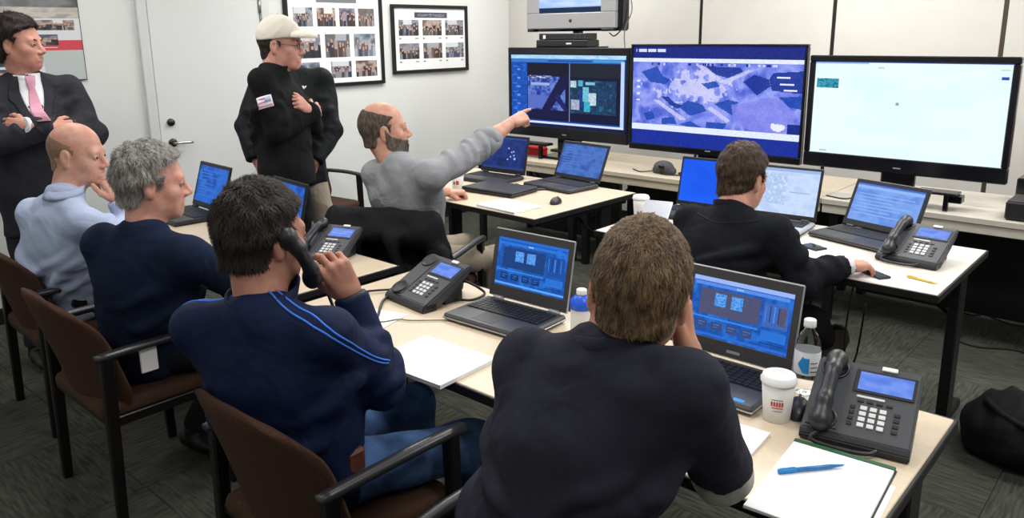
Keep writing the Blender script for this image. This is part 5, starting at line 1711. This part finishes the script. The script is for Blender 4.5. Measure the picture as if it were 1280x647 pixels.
    if rip:
        E_ = [np.array(J['E' + c], float) for c in arms]
        def mk(P_):
            w_ = np.full(len(P_), .45)
            for e in E_: w_ = np.maximum(w_, np.exp(-(((P_ - e) ** 2).sum(1)) / .012) * 1.2)
            w_ = np.maximum(w_, np.exp(-(((P_ - (PEL + u_ * .08)) ** 2).sum(1)) / .03))
            return w_
        G.ripple(rip[0], rip[1], hash(top_name) % 97 if False else len(label), mk)
    add_creases(G, J, [c for c in arms if (sleeves or {}).get(c, 1) > .3], len(label) + 5, crs, ncr)
    tv_, tq = G.mesh(1)
    top = quick_mesh(top_name, tv_, tq, MT[shirt], P0, base)
    bvh = BVHTree.FromPolygons(tv_.tolist(), tq.tolist())
    # trousers and shoes
    if 'KL' in J:
        pts = [PEL] + [np.array(J[k + c], float) for c in 'LR' for k in 'KA']
        lo, hi = bounds(pts, .2)
        G = Field(lo, hi, .011)
        ps = nrm(np.array(J.get('pside', s), float))
        G.seg(PEL - ps * .02, PEL + ps * .02, .145, .145, k=.03, side=ps, flat=.8)
        if not seated: G.seg(PEL, PEL + u_ * .1, .155, .148, k=.03, side=ps, flat=.74)
        for c in 'LR':
            G.seg(hip[c], J['K' + c], .088, .066, k=.035)
            G.seg(J['K' + c], np.array(J['A' + c], float), .066, .054, k=.03, cut=True)
        G.ripple(.005, 38, 31)
        V_, Q = G.mesh(2)
        quick_mesh('trousers', V_, Q, MT[trousers], P0, base)
        for c in feet: foot(J, c, MT[shoe], P0, base)
    if extra: extra(P0, base, bvh, J, R_, C0, hsc)
    return P0
def V3(*a): return np.array(a, float)
def legs(J, pel, fwd, spread=.1, knee=.42, shin_fwd=.02, footdir=None):
    """seated legs reaching forward from the pelvis"""
    fwd = nrm(fwd); s = np.array((fwd[1], -fwd[0], 0))
    J['pside'] = s
    for c, q in (('L', -1), ('R', 1)):
        K = np.array(pel, float) + fwd * knee + s * q * (.088 + spread); K[2] = .52
        A_ = K + fwd * shin_fwd; A_[2] = .095
        J['K' + c] = K; J['A' + c] = A_; J['T' + c] = A_ + (nrm(footdir) if footdir is not None else fwd) * .2
    return J
def stand(J, pel, fwd, spread=.03):
    fwd = nrm(fwd); s = np.array((fwd[1], -fwd[0], 0)); J['pside'] = s
    for c, q in (('L', -1), ('R', 1)):
        H_ = np.array(pel, float) + s * q * (.088 + spread)
        K = H_ + fwd * .01; K[2] = .5; A_ = H_ - fwd * .01; A_[2] = .095
        J['K' + c] = K; J['A' + c] = A_; J['T' + c] = A_ + nrm(fwd + s * q * .2) * .2
    return J

# ---- man in the foreground, back to the camera, cheek on his right hand
J = dict(head=V3(-.748, 1.182, 1.214), pel=V3(-.90, 1.02, .56), SL=V3(-.963, 1.11, 1.037), SR=V3(-.592, 1.098, 1.10), ER=V3(-.638, 1.33, .815), WR=V3(-.690, 1.272, 1.075),
         EL=V3(-1.04, 1.20, .80), WL=V3(-1.0, 1.44, .785), neck=.115, arm_r=(.060, .055, .042))
legs(J, J['pel'], (0, 1, 0), .08, .42)
def ex_front(P0, base, bvh, J, R_, C0, sc):
    SL, SR, PEL, mid, s, u_, f = frame_of(J)
    collar_band('collar', neck_base(J) - u_ * .016, nrm(neck_base(J) - mid), f, s, .072, .078, .042, .008, MT['front_top'], P0, base, .006, .5, .004)
    G = Field(*bounds([J['ER'], J['WR'], J['SR']], .1), .008)
    E_, W_, S_ = J['ER'], J['WR'], J['SR']
    G.seg(E_ + (S_ - E_) * .22, E_, .052, .058, k=.02); G.seg(E_, E_ + (W_ - E_) * .62, .060, .042, k=.02, cut=True)
    G.ripple(.002, 60, 5)
    V_, Q = G.mesh(2); quick_mesh('undersleeve', V_, Q, MT['light_sleeve'], P0, base)
    a = W_ + (E_ - W_) * .12
    G = Field(a - .06, a + .06, .005); d = nrm(W_ - E_); G.seg(a - d * .012, a + d * .012, .034, .034, k=.002, cut=True, cuta=True)
    V_, Q = G.mesh(1); quick_mesh('wrist_band', V_, Q, MT['keys'], P0, base)
person('short haired man in a dark top seated in the foreground, back to the camera', J, 'skin_front', 'hair_front', 'front_top', 'dark_trousers', (-30, -8, 7), 'buzz', 'polo_shirt', 1.08, 1.06,
       .0075, (.0065, 34), [dict(W=J['WR'], f=V3(-.30, .30, .9), b=V3(.8, .45, .1), side=1, curls=CURL, thumb='rest', fore=J['WR'] + (J['ER'] - J['WR']) * .6, sc=1.05),
                          dict(W=J['WL'], f=V3(.3, 1, -.05), b=V3(0, 0, 1), side=-1, curls=RELAX, fore=J['WL'] + (J['EL'] - J['WL']) * .3)], extra=ex_front, sleeves={'R': -.13})

# ---- man on the telephone
J = dict(head=V3(-1.711, .983, 1.20), pel=V3(-1.68, 1.06, .56), SL=V3(-1.825, .845, .973), SR=V3(-1.483, 1.002, 1.0), ER=V3(-1.541, 1.205, .773), WR=V3(-1.60, 1.13, 1.02),
         EL=V3(-1.98, .98, .76), WL=V3(-1.90, 1.22, .74), arm_r=(.058, .052, .041))
PIPING = [[(-1.619, .937, 1.116), (-1.523, .926, 1.071), (-1.399, .921, 1.051), (-1.358, .969, .998), (-1.388, 1.06, .933), (-1.419, 1.164, .872)],
          [(-1.618, .964, 1.114), (-1.52, .958, 1.077), (-1.401, .949, 1.059), (-1.37, .989, 1.008), (-1.398, 1.081, .939), (-1.427, 1.175, .883)],
          [(-1.748, .897, 1.096), (-1.785, .867, 1.062), (-1.835, .839, 1.025), (-1.883, .825, .988)],
          [(-1.746, .913, 1.096), (-1.801, .882, 1.067), (-1.862, .857, 1.029), (-1.902, .84, 1.001)]]
J['WR'] = V3(-1.615, 1.165, 1.02)
legs(J, J['pel'], (.12, 1, 0), .07, .43)
def ex_phone(P0, base, bvh, J, R_, C0, sc):
    SL, SR, PEL, mid, s, u_, f = frame_of(J)
    N_ = mid + u_ * .055
    collar_band('collar', neck_base(J) - u_ * .022, nrm(neck_base(J) - mid), f, s, .080, .086, .060, .012, MT['navy_top'], P0, base, .006, .25, .012)
    for pts in PIPING:
        surf_line(bvh, pts, .0026, MT['piping'], 'piping', P0, base, .0006)
    a = J['WR'] + (J['ER'] - J['WR']) * .03
    d = nrm(J['WR'] - J['ER'])
    G = Field(a - .07, a + .07, .005); G.seg(a - d * .012, a + d * .012, .040, .040, k=.002, cut=True, cuta=True)
    V_, Q = G.mesh(1); quick_mesh('wrist_watch', V_, Q, MT['keys'], P0, base)
    q = PEL + nrm(J['pside']) * .15 + np.array((0, .03, .06))
    box('belt_pouch', tuple(q - base - .03), tuple(q - base + np.array((.03, .03, .035))), MT['leather'], P0, .008)
person('dark haired man in a navy top with bright blue piping talking on the telephone', J, 'skin_phone', 'hair_phone', 'navy_top', 'jeans', (-6, -4, 0), 'phone', 'sports_top', 1.06, 1.06,
       .0075, (.008, 36), [dict(W=J['WR'], f=V3(-.12, -.42, .9), b=V3(.9, -.25, .1), side=1, curls=GRIP, thumb='pinch', sc=1.06),
                           dict(W=J['WL'], f=V3(.3, 1, -.2), b=V3(0, 0, 1), side=-1, curls=RELAX)], extra=ex_phone)
# handset in his hand
r = thing('telephone_handset', 'dark telephone handset held to the ear of the man in the navy top', 'handset', (-1.632, .99, 1.212))
hm = Matrix(((0, 0, 0, 0),) * 4)
ay = Vector((-.02, .09, -.15)).normalized(); az = Vector((1, .1, .05)); az = (az - ay * az.dot(ay)).normalized(); ax_ = ay.cross(az)
hm = Matrix(((ax_.x, ay.x, az.x, 0), (ax_.y, ay.y, az.y, 0), (ax_.z, ay.z, az.z, 0), (0, 0, 0, 1)))
sdf_obj('grip', handset_prims(.15), MT['phone_dark'], r, .005, .014, hm)
tube('cord', smooth_path([(-.03, .13, -.17), (-.10, .22, -.30), (-.25, .42, -.44), (-.38, .56, -.464), (-.50, .68, -.464), (-.53, .74, -.46)], 6), .005, MT['phone_dark'], r, 6)

# ---- grey haired man in a navy sweater
J = dict(head=V3(-2.70, 1.152, 1.196), pel=V3(-2.88, 1.13, .56), SL=V3(-2.85, 1.015, .985), SR=V3(-2.493, 1.159, .972), ER=V3(-2.515, 1.36, .80), WR=V3(-2.72, 1.52, .785),
         EL=V3(-3.0, 1.25, .80), WL=V3(-2.88, 1.48, .785), arm_r=(.058, .057, .042))
legs(J, J['pel'], (.35, 1, 0), .05, .40, -.1, (1, .15, 0))
J['AR'] = V3(-2.80, 1.36, .095); J['TR'] = V3(-2.60, 1.37, .095); J['AL'] = V3(-2.98, 1.33, .095); J['TL'] = V3(-2.78, 1.38, .095)
def ex_grey(P0, base, bvh, J, R_, C0, sc):
    SL, SR, PEL, mid, s, u_, f = frame_of(J)
    collar_band('collar', neck_base(J) - u_ * .006, nrm(neck_base(J) - mid), f, s, .066, .068, .020, .002, MT['navy_sweater'], P0, base, .006, 0, .012)
    q = np.array((-2.66, 1.05, .60)) - base
    box('white_badge', (q[0] - .004, q[1] - .03, q[2] - .06), (q[0] + .004, q[1] + .03, q[2] + .045), MT['white'], P0, .003, None)
person('grey haired man in a navy sweater seated in profile', J, 'skin_grey', 'hair_grey', 'navy_sweater', 'dark_trousers', (22, -4, 0), 'grey', 'sweater', 1.12, 1.06,
       .009, (.008, 32), [dict(W=J['WR'], f=V3(-.5, .8, 0), b=V3(0, 0, 1), side=1, curls=RELAX), dict(W=J['WL'], f=V3(.5, .8, 0), b=V3(0, 0, 1), side=-1, curls=RELAX)], extra=ex_grey, belly=.05)

# ---- bald man in a pale blue shirt, chin on his hand
J = dict(head=V3(-3.548, 1.217, 1.205), pel=V3(-3.74, 1.18, .56), SL=V3(-3.70, 1.062, .957), SR=V3(-3.335, 1.142, .952), ER=V3(-3.40, 1.375, .80), WR=V3(-3.448, 1.315, 1.005),
         EL=V3(-3.86, 1.28, .78), WL=V3(-3.66, 1.44, .785), arm_r=(.058, .056, .041))
legs(J, J['pel'], (.1, 1, 0), .08, .42)
def ex_bald(P0, base, bvh, J, R_, C0, sc):
    SL, SR, PEL, mid, s, u_, f = frame_of(J)
    collar_band('collar', neck_base(J) - u_ * .016, nrm(neck_base(J) - mid), f, s, .066, .070, .045, .004, MT['blue_shirt'], P0, base, .005, .2, .016)
    collar_band('collar_fold', neck_base(J) + u_ * .028, nrm(neck_base(J) - mid), f, s, .072, .076, -.030, .010, MT['blue_shirt'], P0, base, .004, .3, .016)
    ps = nrm(J['pside'])
    collar_band('belt', PEL + np.array((0, 0, .035)), np.array((0, 0, 1.)), nrm(np.cross(np.array((0, 0, 1.)), ps)), ps, .176, .132, .038, .0, MT['belt'], P0, base, .006, 0, 0)
    q = PEL + ps * .19 - base + np.array((0, -.02, .03))
    box('belt_pouch', tuple(q - np.array((.015, .03, .04))), tuple(q + np.array((.015, .03, .05))), MT['belt'], P0, .006)
person('bald man in a pale blue dress shirt resting his chin on his hand', J, 'skin_bald', 'hair_bald', 'blue_shirt', 'dark_trousers', (46, -5, 0), 'shaved', 'dress_shirt', 1.10, 1.06,
       .008, (.006, 38), [dict(W=J['WR'], f=V3(-.25, -.25, .9), b=V3(.75, .45, .0), side=1, curls=CURL, thumb='rest'), dict(W=J['WL'], f=V3(.8, .6, 0), b=V3(0, 0, 1), side=-1, curls=RELAX)], extra=ex_bald, belly=.03, crs=.008, ncr=18)

# ---- man in a dark suit, arms folded
J = dict(head=V3(-4.486, 1.338, 1.657), pel=V3(-4.50, 1.33, .95), SL=V3(-4.47, 1.53, 1.435), SR=V3(-4.51, 1.165, 1.425), ER=V3(-4.36, 1.10, 1.19), WR=V3(-4.225, 1.36, 1.255),
         EL=V3(-4.33, 1.57, 1.195), WL=V3(-4.255, 1.245, 1.275), arm_r=(.058, .058, .046))
stand(J, J['pel'], (1, .1, 0))
def ex_suit(P0, base, bvh, J, R_, C0, sc):
    SL, SR, PEL, mid, s, u_, f = frame_of(J)
    collar_band('shirt_collar', neck_base(J) - u_ * .008, nrm(neck_base(J) - mid), f, s, .072, .076, .036, .002, MT['white_shirt'], P0, base, .006, .2, .014)
    lf = -s
    def dc(rows, m, nm, off): decal(bvh, mid, lf, -u_, f, rows, m, nm, P0, base, off)
    dc([(-.085, -.05, .05), (-.055, -.055, .055), (-.02, -.058, .058), (.05, -.045, .045), (.10, -.030, .030), (.13, -.022, .022)], MT['white_shirt'], 'shirt_front', .0025)
    dc([(-.075, -.022, .022), (-.045, -.02, .02), (-.03, -.018, .018), (-.015, -.013, .013), (.03, -.022, .022), (.09, -.028, .028), (.13, -.030, .030)], MT['pink_tie'], 'tie', .013)
    for q in (-1, 1):
        rows = [(-.075, .05, .07), (-.045, .05, .085), (.0, .052, .10), (.03, .048, .105), (.05, .045, .088), (.10, .030, .07), (.16, .014, .036), (.20, .002, .012)]
        dc([(v, q * a, q * b_) for v, a, b_ in rows], MT['suit'], 'lapel', .007)
    collar_band('jacket_collar', neck_base(J) - u_ * .03 - f * .008, nrm(neck_base(J) - mid), f, s, .080, .078, .035, .0, MT['suit'], P0, base, .008, 1.1, -.01)
    a = J['WL']; d = nrm(J['WL'] - J['EL'])
    G = Field(a - .09, a + .09, .006); G.seg(a - d * .02, a + d * .012, .042, .042, k=.002, cut=True, cuta=True)
    V_, Q = G.mesh(1); quick_mesh('shirt_cuff', V_, Q, MT['white_shirt'], P0, base)
    decal(bvh, mid - u_ * .12 + lf * .09, lf, -u_, f, [(0, -.04, .035), (.014, -.04, .035)], MT['suit'], 'breast_pocket', P0, base, .004)
person('dark haired man in a charcoal suit and pink tie standing with folded arms', J, 'skin_suit', 'hair_suit', 'suit', 'suit', (46, -1, 0), 'full', 'suit_jacket', 1.06, 1.04,
       .009, (.009, 32), [dict(W=J['WL'], f=V3(-.75, -.6, .0), b=V3(.6, -.6, .3), side=-1, curls=RELAX), dict(W=J['WR'], f=V3(-.3, 1, -.1), b=V3(.9, .1, .3), side=1, curls=RELAX)],
       hem=V3(-4.49, 1.33, .70), seated=False, extra=ex_suit)

# ---- man in a pale cap, arms folded
J = dict(head=V3(-3.742, 2.35, 1.637), pel=V3(-3.70, 2.30, .98), SL=V3(-3.868, 2.425, 1.462), SR=V3(-3.628, 2.147, 1.462), ER=V3(-3.555, 2.175, 1.205), WR=V3(-3.60, 2.43, 1.29),
         EL=V3(-3.78, 2.52, 1.20), WL=V3(-3.565, 2.375, 1.30), arm_r=(.058, .060, .046))
stand(J, J['pel'], (.75, .66, 0))
def ex_cap(P0, base, bvh, J, R_, C0, sc):
    SL, SR, PEL, mid, s, u_, f = frame_of(J)
    collar_band('collar', neck_base(J) - u_ * .016, nrm(neck_base(J) - mid), f, s, .070, .072, .045, .012, MT['black_fleece'], P0, base, .007, .3, .012)
    # baseball cap
    F_ = Field((-.15, -.12, -.02), (.21, .12, .17), .0045)
    F_.ell((-.012, 0, .040), (.114, .092, .108))
    F_.put(lambda P_: (.030 + .10 * P_[..., 0] - P_[..., 2]).astype(np.float32), (-1, -1, -1), (1, 1, 1), .004, 'i')
    F_.ripple(.001, 90, 3)
    V_, Q = F_.mesh(1)
    cp = quick_mesh('cap_crown', C0 + (V_ * sc) @ R_.T, Q, MT['cap'], P0, base)
    F_ = Field((.03, -.11, -.01), (.21, .11, .09), .004)
    F_.ell((.085, 0, .044), (.098, .084, .030))
    F_.ell((.078, 0, .030), (.10, .080, .031), k=.004, op='s')
    F_.put(lambda P_: (.07 - P_[..., 0]).astype(np.float32), (-1, -1, -1), (1, 1, 1), .004, 'i')
    V_, Q = F_.mesh(1)
    quick_mesh('cap_brim', C0 + (V_ * sc) @ R_.T, Q, MT['cap'], P0, base)
    b_ = C0 + R_ @ (np.array((-.012, 0, .149)) * sc) - base
    bm = bmesh.new(); bmesh.ops.create_uvsphere(bm, u_segments=10, v_segments=6, radius=.007); o = bmobj('cap_button', bm, MT['cap'], P0, True); o.location = Vector(b_)
    # glasses
    bm = bmesh.new()
    for q in (-1, 1):
        ring = [C0 + R_ @ (np.array((.104 - .010 * abs(math.cos(a)) , q * .033 + .021 * math.cos(a), -.004 + .015 * math.sin(a))) * sc) - base for a in np.linspace(0, 2 * PI, 17)]
        add_tube(bm, [tuple(p) for p in ring], .0016, 6)
        add_tube(bm, [tuple(C0 + R_ @ (np.array(p) * sc) - base) for p in ((.096, q * .055, .0), (.06, q * .074, .002), (-.01, q * .082, .008), (-.03, q * .082, -.004))], .0016, 6)
    add_tube(bm, [tuple(C0 + R_ @ (np.array(p) * sc) - base) for p in ((.104, -.012, .001), (.112, 0, .004), (.104, .012, .001))], .0016, 6)
    bmobj('glasses', bm, MT['bezel'], P0, True)
    # sleeve flag patch, on the outside of the right upper arm
    S_, E_ = J['SR'], J['ER']; ax = nrm(E_ - S_)
    n_ = nrm(np.array((.7, -.7, 0)) - ax * (np.array((.7, -.7, 0)) @ ax)); l_ = np.cross(ax, n_)
    o = S_ + (E_ - S_) * .42
    decal(bvh, o, l_, ax, n_, [(-.03, -.038, .038), (0, -.038, .038), (.03, -.038, .038)], MT['white_shirt'], 'sleeve_patch', P0, base, .004)
    for k in range(3): decal(bvh, o, l_, ax, n_, [(-.022 + k * .018, -.034, .034), (-.014 + k * .018, -.034, .034)], MT['pink_tie'], 'patch_stripe', P0, base, .0055)
    decal(bvh, o, l_, ax, n_, [(-.024, -.034, -.006), (.002, -.034, -.006)], MT['blue_shirt'], 'patch_field', P0, base, .0065)
    q = PEL + nrm(np.array((.95, -.3, 0))) * .16 - base
    box('blue_badge', tuple(q + np.array((-.02, -.02, -.14))), tuple(q + np.array((.02, .02, .02))), MT['blue_cap'], P0, .005)
person('man in a stone coloured cap glasses and black fleece standing with folded arms', J, 'skin_cap', 'hair_cap', 'black_fleece', 'dark_trousers', (50, -2, 0), 'cap', 'fleece_top', 1.08, 1.06,
       .009, (.009, 32), [dict(W=J['WL'], f=V3(.15, -.75, .55), b=V3(.75, .5, .2), side=-1, curls=CURL, sc=.95), dict(W=J['WR'], f=V3(-.6, .7, .0), b=V3(.7, .6, .3), side=1, curls=RELAX)],
       hem=V3(-3.69, 2.30, .90), seated=False, extra=ex_cap)

# ---- man standing behind him
J = dict(head=V3(-4.13, 2.621, 1.625), pel=V3(-4.04, 2.55, .94), SL=V3(-3.945, 2.73, 1.43), SR=V3(-4.215, 2.495, 1.43), ER=V3(-4.20, 2.37, 1.18), WR=V3(-4.085, 2.34, .99),
         EL=V3(-3.86, 2.715, 1.15), WL=V3(-3.82, 2.56, .98), arm_r=(.060, .060, .048))
stand(J, J['pel'], (.7, -.72, 0))
J['AL'] = J['AL'] + V3(.10, .08, 0); J['KL'] = J['KL'] + V3(.06, .05, 0); J['TL'] = J['TL'] + V3(.10, .08, 0)
def ex_beh(P0, base, bvh, J, R_, C0, sc):
    SL, SR, PEL, mid, s, u_, f = frame_of(J)
    collar_band('collar', neck_base(J) - u_ * .022, nrm(neck_base(J) - mid), f, s, .070, .074, .06, .014, MT['black_jacket'], P0, base, .007, .3, .012)
    lf = -s
    o = mid - u_ * .05 + lf * .085
    for a, b_ in ((-.020, -.008), (.004, .016)):
        decal(bvh, o, lf, -u_, f, [(-.008, a, a + .007), (.012, a + .004, a + .012)], MT['white'], 'chest_logo', P0, base, .005, 3)
        decal(bvh, o, lf, -u_, f, [(-.008, a + .016, a + .022), (.012, a + .006, a + .013)], MT['white'], 'chest_logo', P0, base, .005, 3)
    surf_line(bvh, [tuple(mid + f * .2 + u_ * .03), tuple(mid + f * .2 - u_ * .2), tuple(PEL + f * .2)], .002, MT['bezel'], 'zip', P0, base)
person('man in a black shell jacket and khaki trousers standing behind the man in the cap', J, 'skin_behind', 'hair_behind', 'black_jacket', 'khaki', (100, -4, 0), 'short', 'shell_jacket', 1.06, 1.0,
       .010, (.010, 32), [dict(W=J['WR'], f=V3(.35, .05, -.9), b=V3(-.4, -.8, 0), side=1, curls=CURL, sc=1.05), dict(W=J['WL'], f=V3(-.2, -.4, -.9), b=V3(.8, 0, 0), side=-1, curls=RELAX)],
       hem=V3(-4.03, 2.55, .82), seated=False, extra=ex_beh)

# ---- man in a grey sweatshirt pointing at the left screen
J = dict(head=V3(-2.931, 2.364, 1.243), pel=V3(-3.0, 2.55, .56), SL=V3(-3.003, 2.345, 1.031), SR=V3(-2.625, 2.384, 1.06), ER=V3(-2.637, 2.668, 1.127), WR=V3(-2.605, 2.90, 1.252),
         EL=V3(-3.20, 2.56, .84), WL=V3(-3.30, 2.98, .80), arm_r=(.058, .062, .046))
J['EL'] = V3(-3.16, 2.62, .82); J['WL'] = V3(-3.28, 3.08, .785)
J['EL'] = V3(-3.20, 2.80, .84)
legs(J, J['pel'], (.25, 1, 0), .07, .42)
def ex_point(P0, base, bvh, J, R_, C0, sc):
    SL, SR, PEL, mid, s, u_, f = frame_of(J)
    collar_band('collar', neck_base(J) - u_ * .004, nrm(neck_base(J) - mid), f, s, .064, .066, .018, .001, MT['grey_sweat'], P0, base, .007, 0, .012)
    E_, W_ = J['ER'], J['WR']; a = E_ + (W_ - E_) * .36; d = nrm(W_ - E_)
    G = Field(a - .1, a + .1, .006)
    for k, rr in ((-.03, .062), (-.008, .064), (.012, .060)): G.seg(a + d * (k - .006), a + d * (k + .006), rr, rr, k=.008)
    G.ripple(.004, 70, 3)
    V_, Q = G.mesh(1); quick_mesh('rolled_cuff', V_, Q, MT['grey_sweat'], P0, base)
    o = a = J['WL'] + (J['EL'] - J['WL']) * .1
person('balding bearded man in a grey sweatshirt pointing at the left screen', J, 'skin_point', 'hair_point', 'grey_sweat', 'khaki', (32, 5, 0), 'balding', 'sweatshirt', 1.10, 1.06,
       .009, (.010, 36), [dict(W=J['WR'], f=V3(.12, .95, .25), b=V3(.35, -.2, .9), side=1, curls=POINT, thumb='closed', fore=J['WR'] + (J['ER'] - J['WR']) * .75, fore_r=(.029, .042), sc=1.05),
                          dict(W=J['WL'], f=V3(.55, .8, -.02), b=V3(.1, 0, .9), side=-1, curls=CURL, thumb='closed', fore=J['WL'] + (J['EL'] - J['WL']) * .7, sc=1.05)],
       sleeves={'R': .42, 'L': .5}, extra=ex_point, beard=True, belly=.03, crs=.005, ncr=14)

# ---- man in a black zip jacket working at the pale desk
J = dict(head=V3(-1.392, 2.953, 1.10), pel=V3(-1.45, 2.70, .56), SL=V3(-1.557, 2.831, .925), SR=V3(-1.178, 2.807, .942), ER=V3(-1.085, 2.83, .755), WR=V3(-.985, 3.03, .790),
         EL=V3(-1.66, 2.98, .80), WL=V3(-1.55, 3.2, .785), arm_r=(.058, .060, .044))
legs(J, J['pel'], (.25, 1, 0), .06, .42)
J['KR'] = V3(-1.13, 3.10, .50); J['AR'] = V3(-1.155, 3.42, .30); J['TR'] = V3(-1.10, 3.45, .3)
def ex_jack(P0, base, bvh, J, R_, C0, sc):
    SL, SR, PEL, mid, s, u_, f = frame_of(J)
    collar_band('collar', neck_base(J) - u_ * .018, nrm(neck_base(J) - mid), f, s, .072, .076, .05, .010, MT['black_wool'], P0, base, .007, .3, .012)
    surf_line(bvh, [tuple(SL * .7 + mid * .3 - f * .06 + u_ * .03), tuple(mid - f * .12 + u_ * .005), tuple(SR * .7 + mid * .3 - f * .06 + u_ * .03)], .0014, MT['black_metal'], 'yoke_seam', P0, base)
    a = J['WR']; d = nrm(J['WR'] - J['ER'])
    G = Field(a - .09, a + .09, .006); G.seg(a - d * .02, a + d * .014, .041, .041, k=.002, cut=True, cuta=True)
    V_, Q = G.mesh(1); quick_mesh('shirt_cuff', V_, Q, MT['white_shirt'], P0, base)
    # crossed foot, sole turned to the camera
    c = np.array((-1.10, 3.30, .30)); up_ = nrm(np.array((.28, -.10, .95))); n_ = nrm(np.array((.45, -.85, .1))); n_ = nrm(n_ - up_ * (n_ @ up_)); sd = np.cross(up_, n_)
    R2 = np.stack([sd, n_, up_], 1)
    G = Field((-.08, -.12, -.18), (.08, .06, .18), .006)
    G.seg((0, -.035, -.10), (0, -.035, .09), .042, .045, k=.02); G.seg((0, -.06, -.09), (0, -.10, -.09), .044, .046, k=.02); G.plane((0, -.004, 0), (0, 1, 0))
    V_, Q = G.mesh(1); sh = quick_mesh('shoe', c + V_ @ R2.T, Q, MT['shoe'], P0, base)
    G = Field((-.08, -.03, -.18), (.08, .03, .18), .005)
    G.seg((0, 0, -.10), (0, 0, .09), .041, .047, k=.01); G.plane((0, .010, 0), (0, 1, 0)); G.plane((0, -.004, 0), (0, -1, 0))
    V_, Q = G.mesh(1); o = quick_mesh('sole', c + V_ @ R2.T, Q, MT['sole'], sh, None); o.matrix_local = Matrix.Translation(-Vector(base))
person('brown haired man in a black zip jacket working at the pale desk', J, 'skin_jack', 'hair_jack', 'black_wool', 'dark_trousers', (10, -10, 0), 'short', 'zip_jacket', 1.10, 1.06,
       .009, (.009, 34), [dict(W=J['WR'], f=V3(.42, .9, -.05), b=V3(-.1, 0, 1), side=1, curls=[(28, 30, 16), (30, 32, 18), (34, 34, 18), (38, 36, 20)], thumb='rest', sc=1.06),
                          dict(W=J['WL'], f=V3(.5, .8, 0), b=V3(0, 0, 1), side=-1, curls=RELAX)], extra=ex_jack, feet='L')
